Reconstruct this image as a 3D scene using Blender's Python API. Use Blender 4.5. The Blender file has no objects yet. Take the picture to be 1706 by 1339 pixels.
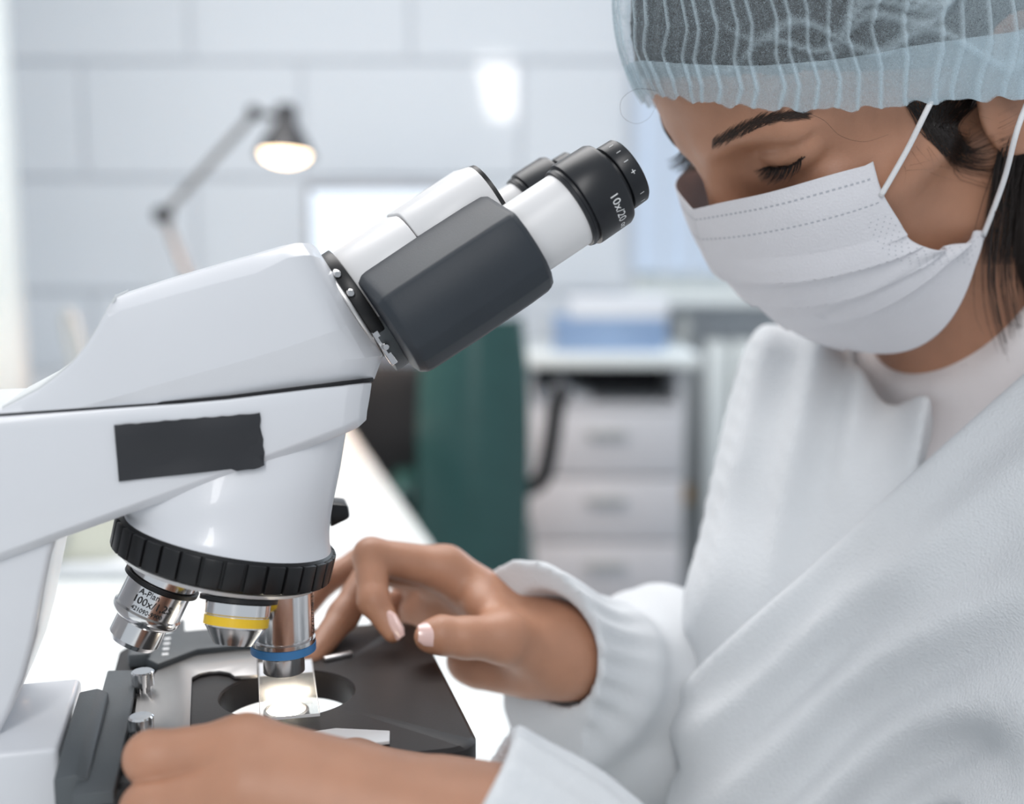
import bpy, bmesh, math, random
import numpy as np
from mathutils import Vector, Matrix
from mathutils.bvhtree import BVHTree

random.seed(7); RNG = np.random.default_rng(7)
SC = bpy.context.scene
COL = SC.collection

# ------------------------------------------------------------------ camera, world, lights, exposure
FPX = 1900.0; PITCH = math.radians(8.0); CAM = np.array([0, 0, .355])
cR = np.array([1., 0, 0]); cF = np.array([0, math.cos(PITCH), -math.sin(PITCH)]); cU = np.array([0, math.sin(PITCH), math.cos(PITCH)])
cd = bpy.data.cameras.new('camera'); cam = bpy.data.objects.new('camera', cd); COL.objects.link(cam)
cam.location = CAM; cam.rotation_euler = (math.radians(90) - PITCH, 0, 0)
cd.sensor_width = 36; cd.lens = 36 * FPX / 1706; cd.clip_start = .02
cd.dof.use_dof = True; cd.dof.focus_distance = .490; cd.dof.aperture_fstop = 3.6
SC.camera = cam
SC.view_settings.view_transform = 'Standard'; SC.view_settings.look = 'None'
SC.view_settings.exposure = -.12; SC.view_settings.gamma = 1; SC.view_settings.use_curve_mapping = False
wd = bpy.data.worlds.new('daylight'); SC.world = wd; wd.use_nodes = True
bg = wd.node_tree.nodes['Background']; bg.inputs[0].default_value = (.84, .92, 1.0, 1); bg.inputs[1].default_value = .72

def area_lamp(name, loc, rot, sx, sy, power, color):
    ld = bpy.data.lights.new(name, 'AREA'); ld.shape = 'RECTANGLE'; ld.size = sx; ld.size_y = sy
    ld.energy = power; ld.color = color
    o = bpy.data.objects.new(name, ld); COL.objects.link(o); o.location = loc; o.rotation_euler = rot
    return o
# two rows of ceiling luminaires and the daylight coming through the window side
area_lamp('ceiling_light_rear', (-.4, 1.5, 1.8), (0, 0, 0), 1.8, 1.4, 44, (1, .98, .97))
area_lamp('ceiling_light_front', (-.10, -1.9, 1.4), (0, 0, 0), .22, 3.0, 40, (1, .98, .97))
area_lamp('window_daylight', (1.1, 3.05, .9), (math.radians(-90), 0, 0), 1.2, 1.3, 16, (.80, .90, 1))

# ------------------------------------------------------------------ pixel helpers
def ray(px, py): return cF + (px - 853) / FPX * cR + (669.5 - py) / FPX * cU
def W(px, py, d): return CAM + d * ray(px, py)                       # pixel at a depth -> world
TH = math.radians(14)
_p = W(475, 1120, .511); ORG = np.array([_p[0], _p[1], 0.])
SU = np.array([math.cos(TH), math.sin(TH), 0]); SV = np.array([-math.sin(TH), math.cos(TH), 0])
def S(px, py, v):                                                    # pixel on a plane of the microscope -> (u, w)
    r = ray(px, py); t = ((ORG - CAM) @ SV + v) / (r @ SV); p = CAM + t * r
    return float((p - ORG) @ SU), float(p[2])
def SW(px, py, w):                                                   # pixel on a horizontal plane -> (u, v) of the microscope
    r = ray(px, py); t = (w - CAM[2]) / r[2]; p = CAM + t * r
    return float((p - ORG) @ SU), float((p - ORG) @ SV)
def s2w(u, v, w): return ORG + u * SU + v * SV + np.array([0, 0, w])

# ------------------------------------------------------------------ materials
def mat(name, col, rough=.5, metal=0., noise=0., nscale=30., bump=0., bscale=200., trans=0., emit=None, sss=0., coat=0., spec=None, ior=None):
    m = bpy.data.materials.new(name); m.use_nodes = True
    nt = m.node_tree; b = nt.nodes['Principled BSDF']
    b.inputs['Roughness'].default_value = rough; b.inputs['Metallic'].default_value = metal
    b.inputs['Transmission Weight'].default_value = trans; b.inputs['Coat Weight'].default_value = coat
    if spec is not None: b.inputs['Specular IOR Level'].default_value = spec
    if ior: b.inputs['IOR'].default_value = ior
    if sss:
        b.inputs['Subsurface Weight'].default_value = sss
        b.inputs['Subsurface Radius'].default_value = (.006, .002, .001); b.inputs['Subsurface Scale'].default_value = 1.
    if emit:
        b.inputs['Emission Color'].default_value = (*emit[0], 1); b.inputs['Emission Strength'].default_value = emit[1]
    tc = nt.nodes.new('ShaderNodeTexCoord')
    c = (*col, 1)
    n = nt.nodes.new('ShaderNodeTexNoise'); n.inputs['Scale'].default_value = nscale; n.inputs['Detail'].default_value = 5
    nt.links.new(tc.outputs['Object'], n.inputs['Vector'])
    mx = nt.nodes.new('ShaderNodeMix'); mx.data_type = 'RGBA'
    k = max(noise, .02)
    mx.inputs['A'].default_value = tuple(max(0, x * (1 - k)) for x in col) + (1,)
    mx.inputs['B'].default_value = tuple(min(1, x * (1 + k)) for x in col) + (1,)
    nt.links.new(n.outputs['Fac'], mx.inputs['Factor']); nt.links.new(mx.outputs['Result'], b.inputs['Base Color'])
    if bump:
        n2 = nt.nodes.new('ShaderNodeTexNoise'); n2.inputs['Scale'].default_value = bscale; n2.inputs['Detail'].default_value = 3
        nt.links.new(tc.outputs['Object'], n2.inputs['Vector'])
        bp = nt.nodes.new('ShaderNodeBump'); bp.inputs['Strength'].default_value = bump; bp.inputs['Distance'].default_value = .001
        nt.links.new(n2.outputs['Fac'], bp.inputs['Height']); nt.links.new(bp.outputs['Normal'], b.inputs['Normal'])
    return m

M = dict(
    white=mat('white_enamel', (.68, .69, .72), .28, noise=.02, bump=.03, bscale=900, coat=.2),
    white_top=mat('textured_grey_white', (.66, .68, .68), .6, bump=.3, bscale=1500),
    tube=mat('satin_white_tube', (.70, .69, .69), .38),
    grip=mat('charcoal_plastic', (.030, .036, .044), .48, spec=.3, noise=.12, nscale=60, bump=.12, bscale=1800),
    black=mat('black_plastic', (.007, .007, .008), .38, noise=.2, bump=.05, spec=.4),
    capm=mat('eyepiece_black', (.013, .014, .017), .36, noise=.1, spec=.4),
    stage=mat('stage_black', (.016, .013, .013), .40, noise=.25, spec=.35, nscale=25, bump=.04, bscale=1200),
    stage_grey=mat('stage_grey', (.075, .085, .092), .5, noise=.1, bump=.08, bscale=1200),
    steel=mat('brushed_steel', (.62, .60, .59), .34, 1., noise=.06),
    chrome=mat('chrome', (.78, .77, .77), .16, 1., noise=.03),
    holder=mat('stage_holder_steel', (.36, .35, .345), .42, 1., noise=.06), seam=mat('dark_seam', (.01, .01, .012), .8),
    tape=mat('black_tape', (.016, .017, .021), .45, noise=.3, nscale=12, bump=.35, bscale=45),
    yellow=mat('yellow_band', (.85, .55, .02), .35), blue=mat('blue_band', (.06, .22, .48), .3),
    ink=mat('black_ink', (.02, .02, .02), .6), wink=mat('white_ink', (.75, .75, .75), .6),
    lens=mat('dark_lens', (.01, .01, .02), .05), lampglass=mat('condenser_glow', (1, .95, .85), .3, emit=((1, .86, .68), 40.)),
    glass=mat('slide_glass', (.95, .98, .97), .02, trans=1., ior=1.45),
    table=mat('white_laminate', (.84, .87, .86), .22, noise=.02), bench=mat('bench_white', (.70, .72, .74), .4),
    wall=mat('grout_wall', (.62, .65, .69), .7), tile=mat('white_glazed_tile', (.74, .78, .82), .05, noise=.02, nscale=3),
    floor=mat('grey_floor', (.36, .37, .39), .4, noise=.1), ceil=mat('ceiling_white', (.8, .8, .8), .8),
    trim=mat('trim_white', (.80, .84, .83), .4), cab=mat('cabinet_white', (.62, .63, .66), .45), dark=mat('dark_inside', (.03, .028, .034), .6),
    green=mat('green_leather', (.017, .066, .062), .25, noise=.15, bump=.2, bscale=300), cblack=mat('chair_black', (.012, .013, .015), .45),
    lampg=mat('lamp_grey', (.20, .20, .20), .45, .5), lampb=mat('lamp_black', (.02, .02, .024), .35), bulb=mat('bulb', (1, .85, .6), .4, emit=((1, .70, .42), 9.)),
    screen=mat('screen', (.6, .65, .7), .2, emit=((.80, .90, 1.), .75)), bezel=mat('bezel_grey', (.30, .31, .34), .4),
    paper=mat('paper', (.78, .80, .84), .7), bluep=mat('blue_folder', (.30, .42, .62), .5), brown=mat('brown_wood', (.30, .20, .14), .5, noise=.2), cream=mat('cream_plastic', (.66, .66, .56), .4),
    blind=mat('blind_fabric', (.62, .72, .86), .7), pipe=mat('pipe_grey', (.45, .47, .46), .5), brass=mat('brass', (.45, .30, .16), .4, .6),
    skin=mat('skin', (.44, .22, .135), .44, noise=.20, nscale=45, bump=.22, bscale=1300, sss=.10),
    nail=mat('pink_nail', (.80, .56, .52), .2, coat=.4), eyew=mat('eye_white', (.6, .58, .56), .15), iris=mat('iris_brown', (.05, .02, .01), .1),
    hair=mat('dark_hair', (.016, .010, .008), .4, noise=.4), brow=mat('brow_hair', (.034, .020, .014), .6, noise=.3), lash=mat('lash_black', (.008, .006, .006), .5),
    shirt=mat('white_knit', (.74, .70, .70), .85, bump=.4, bscale=900),
    loop=mat('elastic_white', (.80, .80, .81), .8, bump=.4, bscale=1500),
)
def fabric(name, col, wscale, bump, transl=.25):
    m = bpy.data.materials.new(name); m.use_nodes = True; nt = m.node_tree; b = nt.nodes['Principled BSDF']
    out = nt.nodes['Material Output']
    b.inputs['Roughness'].default_value = .9; b.inputs['Specular IOR Level'].default_value = .15
    tc = nt.nodes.new('ShaderNodeTexCoord')
    n = nt.nodes.new('ShaderNodeTexNoise'); n.inputs['Scale'].default_value = 60; n.inputs['Detail'].default_value = 6
    nt.links.new(tc.outputs['Object'], n.inputs['Vector'])
    mx = nt.nodes.new('ShaderNodeMix'); mx.data_type = 'RGBA'
    mx.inputs['A'].default_value = tuple(x * .96 for x in col) + (1,); mx.inputs['B'].default_value = tuple(min(1, x * 1.03) for x in col) + (1,)
    nt.links.new(n.outputs['Fac'], mx.inputs['Factor']); nt.links.new(mx.outputs['Result'], b.inputs['Base Color'])
    vo = nt.nodes.new('ShaderNodeTexVoronoi'); vo.inputs['Scale'].default_value = wscale
    nt.links.new(tc.outputs['Object'], vo.inputs['Vector'])
    bp = nt.nodes.new('ShaderNodeBump'); bp.inputs['Strength'].default_value = bump; bp.inputs['Distance'].default_value = .0006
    nt.links.new(vo.outputs['Distance'], bp.inputs['Height']); nt.links.new(bp.outputs['Normal'], b.inputs['Normal'])
    tr = nt.nodes.new('ShaderNodeBsdfTranslucent'); nt.links.new(mx.outputs['Result'], tr.inputs['Color'])
    ms = nt.nodes.new('ShaderNodeMixShader'); ms.inputs[0].default_value = transl
    nt.links.new(b.outputs[0], ms.inputs[1]); nt.links.new(tr.outputs[0], ms.inputs[2]); nt.links.new(ms.outputs[0], out.inputs['Surface'])
    return m
M['gown'] = fabric('nonwoven_gown', (.77, .79, .81), 700, .5, .15)
M['mask'] = fabric('mask_fabric', (.80, .79, .82), 900, .35, .12)
def cap_material():
    m = bpy.data.materials.new('bouffant_nonwoven'); m.use_nodes = True; nt = m.node_tree; b = nt.nodes['Principled BSDF']; out = nt.nodes['Material Output']
    b.inputs['Roughness'].default_value = .8; b.inputs['Base Color'].default_value = (.66, .78, .84, 1); b.inputs['Specular IOR Level'].default_value = .2
    tc = nt.nodes.new('ShaderNodeTexCoord')
    mp = nt.nodes.new('ShaderNodeMapping'); mp.inputs['Scale'].default_value = (1, 1, 1)
    nt.links.new(tc.outputs['Object'], mp.inputs['Vector'])
    n = nt.nodes.new('ShaderNodeTexNoise'); n.inputs['Scale'].default_value = 1100; n.inputs['Detail'].default_value = 5; n.inputs['Distortion'].default_value = 2.5
    nt.links.new(mp.outputs[0], n.inputs['Vector'])
    at = nt.nodes.new('ShaderNodeAttribute'); at.attribute_name = 'pleat'
    ad = nt.nodes.new('ShaderNodeMath'); ad.operation = 'MULTIPLY_ADD'; ad.inputs[1].default_value = 1.1; ad.inputs[2].default_value = -.40
    nt.links.new(n.outputs['Fac'], ad.inputs[0])
    a2 = nt.nodes.new('ShaderNodeMath'); a2.operation = 'ADD'; a2.use_clamp = True
    nt.links.new(ad.outputs[0], a2.inputs[0]); nt.links.new(at.outputs['Fac'], a2.inputs[1])
    tp = nt.nodes.new('ShaderNodeBsdfTransparent')
    tl = nt.nodes.new('ShaderNodeBsdfTranslucent'); tl.inputs['Color'].default_value = (.68, .82, .90, 1)
    m1 = nt.nodes.new('ShaderNodeMixShader'); m1.inputs[0].default_value = .3
    nt.links.new(b.outputs[0], m1.inputs[1]); nt.links.new(tl.outputs[0], m1.inputs[2])
    ms = nt.nodes.new('ShaderNodeMixShader'); nt.links.new(a2.outputs[0], ms.inputs[0])
    nt.links.new(tp.outputs[0], ms.inputs[1]); nt.links.new(m1.outputs[0], ms.inputs[2]); nt.links.new(ms.outputs[0], out.inputs['Surface'])
    return m
M['cap'] = cap_material()
def thin_glass(name, tint, refl, haze=0.):
    m = bpy.data.materials.new(name); m.use_nodes = True; nt = m.node_tree; nt.nodes.remove(nt.nodes['Principled BSDF']); out = nt.nodes['Material Output']
    tp = nt.nodes.new('ShaderNodeBsdfTransparent'); tp.inputs[0].default_value = (*tint, 1)
    gl = nt.nodes.new('ShaderNodeBsdfGlossy'); gl.inputs['Roughness'].default_value = .03
    lw = nt.nodes.new('ShaderNodeLayerWeight'); lw.inputs[0].default_value = .5; pw = nt.nodes.new('ShaderNodeMath'); pw.operation = 'POWER'; pw.inputs[1].default_value = 4.; nt.links.new(lw.outputs['Facing'], pw.inputs[0])
    fr = nt.nodes.new('ShaderNodeMath'); fr.operation = 'MULTIPLY_ADD'; fr.inputs[1].default_value = refl; fr.inputs[2].default_value = .04; nt.links.new(pw.outputs[0], fr.inputs[0])
    n = nt.nodes.new('ShaderNodeTexNoise'); n.inputs['Scale'].default_value = 300; b = nt.nodes.new('ShaderNodeBump'); b.inputs['Strength'].default_value = .02
    nt.links.new(n.outputs['Fac'], b.inputs['Height']); nt.links.new(b.outputs[0], gl.inputs['Normal'])
    tl = nt.nodes.new('ShaderNodeBsdfTranslucent'); m0 = nt.nodes.new('ShaderNodeMixShader'); m0.inputs[0].default_value = haze; nt.links.new(tp.outputs[0], m0.inputs[1]); nt.links.new(tl.outputs[0], m0.inputs[2])
    ms = nt.nodes.new('ShaderNodeMixShader'); nt.links.new(fr.outputs[0], ms.inputs[0]); nt.links.new(m0.outputs[0], ms.inputs[1]); nt.links.new(gl.outputs[0], ms.inputs[2]); nt.links.new(ms.outputs[0], out.inputs['Surface'])
    return m
M['thin'] = thin_glass('thin_slide_glass', (.97, .98, .98), .25, .10); M['pane'] = thin_glass('window_glass', (.97, .98, 1.), .3)

# ------------------------------------------------------------------ object helpers
WM = {}
def tag(o, label, cat, group=None, kind=None):
    if label: o['label'] = label
    if cat: o['category'] = cat
    if group: o['group'] = group
    if kind: o['kind'] = kind
    return o
def empty(name, loc, rz=0., label=None, cat=None, group=None, kind=None):
    o = bpy.data.objects.new(name, None); COL.objects.link(o); o.empty_display_size = .05
    o.location = loc; o.rotation_euler = (0, 0, rz)
    WM[o.name] = Matrix.Translation(Vector(loc)) @ Matrix.Rotation(rz, 4, 'Z')
    return tag(o, label, cat, group, kind)
def obj(name, vf, m, parent=None, local=False, smooth=35., kind=None, label=None):
    """vf=(verts, faces); world coordinates unless local"""
    v, f = vf
    me = bpy.data.meshes.new(name)
    me.from_pydata([tuple(map(float, p)) for p in v], [], [tuple(map(int, q)) for q in f]); me.update()
    return mesh_obj(name, me, m, parent, local, smooth, kind, label)
def mesh_obj(name, me, m, parent=None, local=False, smooth=35., kind=None, label=None):
    if m: me.materials.append(m)
    if smooth is not None:
        me.polygons.foreach_set('use_smooth', np.ones(len(me.polygons), bool))
        if smooth < 179: me.set_sharp_from_angle(angle=math.radians(smooth))
    o = bpy.data.objects.new(name, me); COL.objects.link(o)
    WM[o.name] = Matrix.Identity(4)
    if parent is not None:
        o.parent = parent; WM[o.name] = WM[parent.name]
        if not local: o.matrix_parent_inverse = WM[parent.name].inverted(); WM[o.name] = Matrix.Identity(4)
        else: WM[o.name] = WM[parent.name].copy()
    if kind: o['kind'] = kind
    if label: o['label'] = label
    return o
def join(*vfs):
    V = []; Fc = []
    for v, f in vfs:
        n = len(V); V += [tuple(p) for p in v]; Fc += [tuple(i + n for i in q) for q in f]
    return V, Fc
def bmout(bm):
    bmesh.ops.recalc_face_normals(bm, faces=bm.faces)
    bm.verts.index_update(); v = [tuple(x.co) for x in bm.verts]; f = [tuple(x.index for x in q.verts) for q in bm.faces]; bm.free(); return v, f
def box(c, s, bev=0., rot=None, seg=2):
    bm = bmesh.new(); bmesh.ops.create_cube(bm, size=1)
    for v in bm.verts: v.co = Vector((v.co.x * s[0], v.co.y * s[1], v.co.z * s[2]))
    if bev: bmesh.ops.bevel(bm, geom=bm.edges[:], offset=bev, segments=seg, affect='EDGES', profile=.5)
    for v in bm.verts:
        if rot is not None: v.co = rot @ v.co
        v.co += Vector(c)
    return bmout(bm)
def box2(a, b, bev=0.): return box([(x + y) / 2 for x, y in zip(a, b)], [abs(y - x) for x, y in zip(a, b)], bev)
def frame_of(ax):
    ax = Vector(ax).normalized(); t = Vector((0, 1, 0)) if abs(ax.y) < .8 else Vector((1, 0, 0))
    e1 = ax.cross(t).normalized(); e2 = ax.cross(e1).normalized(); return ax, e1, e2
def lathe(prof, o, ax, seg=48, close=False, e1=None):
    """prof = [(radius, height along axis)]"""
    ax = Vector(ax).normalized()
    if e1 is None: ax, e1, e2 = frame_of(ax)
    else: e1 = Vector(e1).normalized(); e2 = ax.cross(e1)
    o = Vector(o); V = []; Fc = []
    for r, h in prof:
        for k in range(seg):
            a = 2 * math.pi * k / seg; V.append(o + ax * h + (e1 * math.cos(a) + e2 * math.sin(a)) * r)
    n = len(prof)
    for i in range(n - 1 + (1 if close else 0)):
        j = (i + 1) % n
        for k in range(seg):
            l = (k + 1) % seg; Fc.append((i * seg + k, i * seg + l, j * seg + l, j * seg + k))
    if not close:
        Fc.append(tuple(range(seg - 1, -1, -1))); Fc.append(tuple((n - 1) * seg + k for k in range(seg)))
    bm = bmesh.new(); vs = [bm.verts.new(p) for p in V]
    for q in Fc:
        try: bm.faces.new([vs[i] for i in q])
        except ValueError: pass
    return bmout(bm)
def loft(secs, cap=True):
    n = len(secs[0]); V = [p for s in secs for p in s]; Fc = []
    for i in range(len(secs) - 1):
        for k in range(n):
            l = (k + 1) % n; Fc.append((i * n + k, i * n + l, (i + 1) * n + l, (i + 1) * n + k))
    if cap: Fc.append(tuple(range(n - 1, -1, -1))); Fc.append(tuple((len(secs) - 1) * n + k for k in range(n)))
    bm = bmesh.new(); vs = [bm.verts.new(tuple(p)) for p in V]
    for q in Fc: bm.faces.new([vs[i] for i in q])
    return bmout(bm)
def bevel_vf(vf, off, seg=2, ang=30.):
    bm = bmesh.new(); vs = [bm.verts.new(tuple(p)) for p in vf[0]]
    for q in vf[1]: bm.faces.new([vs[i] for i in q])
    bm.normal_update()
    es = [e for e in bm.edges if len(e.link_faces) == 2 and e.calc_face_angle(0) > math.radians(ang)]
    bmesh.ops.bevel(bm, geom=es, offset=off, segments=seg, affect='EDGES', profile=.5, clamp_overlap=True)
    return bmout(bm)
def prism(poly, h0, h1, fn, bev=0., seg=2):
    """poly of 2D points extruded from h0 to h1; fn(a,b,h)->3D"""
    vf = loft([[fn(a, b, h0) for a, b in poly], [fn(a, b, h1) for a, b in poly]])
    return bevel_vf(vf, bev, seg) if bev else vf
def tube(pts, rad, seg=8, cap=True):
    pts = [Vector(p) for p in pts]; n = len(pts); rad = [rad] * n if not hasattr(rad, '__len__') else rad
    secs = []; t0 = (pts[1] - pts[0]).normalized(); _, e1, e2 = frame_of(t0)
    for i, p in enumerate(pts):
        t = (pts[min(i + 1, n - 1)] - pts[max(i - 1, 0)]).normalized()
        e1 = (e1 - t * e1.dot(t)).normalized(); e2 = t.cross(e1)
        secs.append([p + (e1 * math.cos(2 * math.pi * k / seg) + e2 * math.sin(2 * math.pi * k / seg)) * rad[i] for k in range(seg)])
    V = [p for s in secs for p in s]; Fc = []
    for i in range(n - 1):
        for k in range(seg):
            l = (k + 1) % seg; Fc.append((i * seg + k, i * seg + l, (i + 1) * seg + l, (i + 1) * seg + k))
    if cap: Fc.append(tuple(range(seg - 1, -1, -1))); Fc.append(tuple((n - 1) * seg + k for k in range(seg)))
    return V, Fc
def spline(pts, n):
    P = np.array(pts, float); m = len(P); out = []
    for t in np.linspace(0, m - 1, n):
        i = min(int(t), m - 2); f = t - i
        p0, p1, p2, p3 = P[max(i - 1, 0)], P[i], P[i + 1], P[min(i + 2, m - 1)]
        out.append(.5 * (2 * p1 + (p2 - p0) * f + (2 * p0 - 5 * p1 + 4 * p2 - p3) * f * f + (3 * p1 - p0 - 3 * p2 + p3) * f ** 3))
    return np.array(out)
def text_mesh(s, size):
    cu = bpy.data.curves.new('lettering', 'FONT'); cu.body = s; cu.size = size; cu.align_x = 'CENTER'; cu.align_y = 'CENTER'; cu.resolution_u = 3
    o = bpy.data.objects.new('lettering', cu); COL.objects.link(o); bpy.context.view_layer.update()
    me = bpy.data.meshes.new_from_object(o.evaluated_get(bpy.context.evaluated_depsgraph_get()))
    bpy.data.objects.remove(o)
    bm = bmesh.new(); bm.from_mesh(me); bmesh.ops.triangulate(bm, faces=bm.faces); bpy.data.meshes.remove(me)
    bm.verts.index_update(); v = [tuple(x.co) for x in bm.verts]; f = [tuple(x.index for x in q.verts) for q in bm.faces]; bm.free(); return v, f
def wrap_text(s, size, o, ax, r, h, adir, rot=0., lift=.00015):
    """lettering printed round a cylinder: reads along the circumference (rot=0) or along the axis (rot=90)"""
    ax = Vector(ax).normalized(); a0 = Vector(adir); a0 = (a0 - ax * a0.dot(ax)).normalized(); a1 = ax.cross(a0)
    v, f = text_mesh(s, size); c, sn = math.cos(rot), math.sin(rot); V = []
    for x, y, z in v:
        x, y = x * c - y * sn, x * sn + y * c
        a = x / r; V.append(Vector(o) + ax * (h + y) + (a0 * math.cos(a) + a1 * math.sin(a)) * (r + lift))
    return V, f

# ------------------------------------------------------------------ signed distance fields -> meshes (surface nets)
def grid(lo, hi, h):
    ax = [np.arange(l, u + h, h, dtype=np.float32) for l, u in zip(lo, hi)]
    return ax, np.meshgrid(*ax, indexing='ij')
def rc(P, a, b, ra, rb):                                             # round cone
    X, Y, Z = P; a = np.asarray(a, np.float32); b = np.asarray(b, np.float32); ab = b - a; L2 = float(ab @ ab)
    t = np.clip(((X - a[0]) * ab[0] + (Y - a[1]) * ab[1] + (Z - a[2]) * ab[2]) / L2, 0, 1)
    return np.sqrt((X - a[0] - t * ab[0]) ** 2 + (Y - a[1] - t * ab[1]) ** 2 + (Z - a[2] - t * ab[2]) ** 2) - (ra + (rb - ra) * t)
def el(P, c, r):
    X, Y, Z = P; x, y, z = (X - c[0]) / r[0], (Y - c[1]) / r[1], (Z - c[2]) / r[2]
    k0 = np.sqrt(x * x + y * y + z * z); k1 = np.sqrt((x / r[0]) ** 2 + (y / r[1]) ** 2 + (z / r[2]) ** 2) + 1e-9
    return k0 * (k0 - 1) / k1
def smin(a, b, k):
    h = np.maximum(k - np.abs(a - b), 0) / k; return np.minimum(a, b) - h * h * k * .25
def smax(a, b, k): return -smin(-a, -b, k)
def nets(d, ax):
    s = d < 0; nx, ny, nz = d.shape
    c = s[:-1, :-1, :-1].astype(np.int8)
    tot = sum(s[i:nx - 1 + i, j:ny - 1 + j, k:nz - 1 + k].astype(np.int8) for i in (0, 1) for j in (0, 1) for k in (0, 1))
    I = np.argwhere((tot > 0) & (tot < 8)); idx = -np.ones((nx - 1, ny - 1, nz - 1), np.int64); idx[I[:, 0], I[:, 1], I[:, 2]] = np.arange(len(I))
    acc = np.zeros((len(I), 3)); cnt = np.zeros(len(I))
    cs = [(i, j, k) for i in (0, 1) for j in (0, 1) for k in (0, 1)]
    for a in cs:
        for b in cs:
            if sum(abs(x - y) for x, y in zip(a, b)) == 1 and a < b:
                da = d[I[:, 0] + a[0], I[:, 1] + a[1], I[:, 2] + a[2]]; db = d[I[:, 0] + b[0], I[:, 1] + b[1], I[:, 2] + b[2]]
                m = (da < 0) != (db < 0); t = np.where(m, da / np.where(m, da - db, 1), 0)
                acc += m[:, None] * (np.array(a) + t[:, None] * (np.array(b) - np.array(a))); cnt += m
    p = I + acc / cnt[:, None]
    o = np.array([q[0] for q in ax]); h = np.array([q[1] - q[0] for q in ax]); V = o + p * h
    Fc = []
    for e in range(3):
        sl0 = [slice(1, -1)] * 3; sl1 = [slice(1, -1)] * 3; sl0[e] = slice(0, -1); sl1[e] = slice(1, None)
        a, b = s[tuple(sl0)], s[tuple(sl1)]; J = np.argwhere(a != b)
        J2 = J.copy()
        for q in range(3):
            if q != e: J2[:, q] += 1
        inside = a[J[:, 0], J[:, 1], J[:, 2]]
        u, w = (e + 1) % 3, (e + 2) % 3
        def cell(du, dw):
            K = J2.copy(); K[:, u] -= du; K[:, w] -= dw; return idx[K[:, 0], K[:, 1], K[:, 2]]
        q = np.stack([cell(1, 1), cell(0, 1), cell(0, 0), cell(1, 0)], 1)
        q[~inside] = q[~inside][:, ::-1]; Fc.append(q)
    return V, np.concatenate(Fc)
def vnoise(P, scale, seed=0):                                        # cheap smooth noise: sum of rotated sines
    r = np.random.default_rng(seed); out = 0
    for k in range(5):
        v = r.normal(size=3); v /= np.linalg.norm(v); f = scale * (.6 + .35 * k)
        out = out + np.sin((P[0] * v[0] + P[1] * v[1] + P[2] * v[2]) * f + r.uniform(0, 6.28)) / (1 + .5 * k)
    return out / 2.5
def np_mesh(name, V, Fc):
    me = bpy.data.meshes.new(name); n = len(Fc); k = Fc.shape[1]
    me.vertices.add(len(V)); me.vertices.foreach_set('co', np.ascontiguousarray(V, np.float32).ravel())
    me.loops.add(n * k); me.loops.foreach_set('vertex_index', np.ascontiguousarray(Fc, np.int32).ravel())
    me.polygons.add(n); me.polygons.foreach_set('loop_start', np.arange(0, n * k, k, dtype=np.int32))
    me.update(calc_edges=True); me.validate(); return me

#@SETTING
# ================================================================== the setting
WY = 3.2
def struct(name, vf, m, parent=None, smooth=30.): return obj(name, vf, m, parent, kind='structure', smooth=smooth)
floor = struct('floor', box2((-3.2, -2.5, -.80), (2.6, WY + .1, -.75)), M['floor'])
# back wall in four pieces of one mesh round the window opening, faced with tiles laid in running bond
WX0, WX1, WZ0, WZ1 = .34, 1.9, .215, 1.5
wall = struct('wall_back', join(box2((-3.2, WY, -.75), (WX0, WY + .12, 1.85)), box2((WX1, WY, -.75), (2.6, WY + .12, 1.85)),
              box2((WX0, WY, -.75), (WX1, WY + .12, WZ0)), box2((WX0, WY, WZ1), (WX1, WY + .12, 1.85))), M['wall'])
TW, THH = .598, .311
tile0 = None
for r in range(-2, 4):
    z0 = .527 + r * THH
    for k in range(-4, 2):
        x0 = (-.872 if r % 2 else -.573) + k * TW
        x1 = min(x0 + TW, WX0 - .02)
        if x1 - x0 < .1: continue
        full = x1 - x0 > TW - .001
        if full and tile0 is not None:
            t = bpy.data.objects.new('tile', tile0); COL.objects.link(t)
        else:
            t = obj('tile', box((0, 0, 0), (x1 - x0 - .012, .012, THH - .012), .003), M['tile'], smooth=None)
            if full: tile0 = t.data
        t.location = ((x0 + x1) / 2, WY - .004, z0 + THH / 2)
        t.rotation_euler = (RNG.normal() * .002, 0, RNG.normal() * .002)
        t.parent = wall; t['kind'] = 'structure'
ceiling = struct('ceiling', box2((-3.2, .6, 1.85), (2.6, WY + .12, 1.9)), M['ceil'])
# window
win = empty('window_1', (WX0, WY, WZ0), kind='structure')
for a, b in (((WX0 + .001, WY - .008, WZ0 + .051), (WX0 + .05, WY + .06, WZ1)), ((WX1 - .05, WY - .008, WZ0 + .051), (WX1 - .001, WY + .06, WZ1)), ((WX0 + .001, WY - .01, WZ0 + .001), (WX1 - .001, WY + .06, WZ0 + .05)), ((1.05, WY - .008, WZ0 + .051), (1.11, WY + .06, WZ1))):
    obj('window_frame', box2(a, b, .004), M['trim'], win)
for a, b in ((WX0 + .05, 1.05), (1.11, WX1 - .05)):
    obj('pane', box2((a, WY + .03, WZ0 + .05), (b, WY + .036, WZ1)), M['pane'], win)
obj('sill', box2((WX0 - .03, WY - .17, WZ0 - .03), (WX1, WY + .02, WZ0), .006), M['trim'], win)
bl = tag(empty('vertical_blind', (WX0, WY - .05, WZ1)), 'pale blue vertical slat blind hanging in the window', 'blind')
for k in range(11):
    x = WX0 + .03 + k * .085
    if k in (4, 5): continue
    obj('slat', box((x, WY - .05, (WZ0 + WZ1) / 2 + .03), (.075, .003, WZ1 - WZ0 - .06), rot=Matrix.Rotation(math.radians(0), 3, 'Z')), M['blind'], bl)
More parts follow.
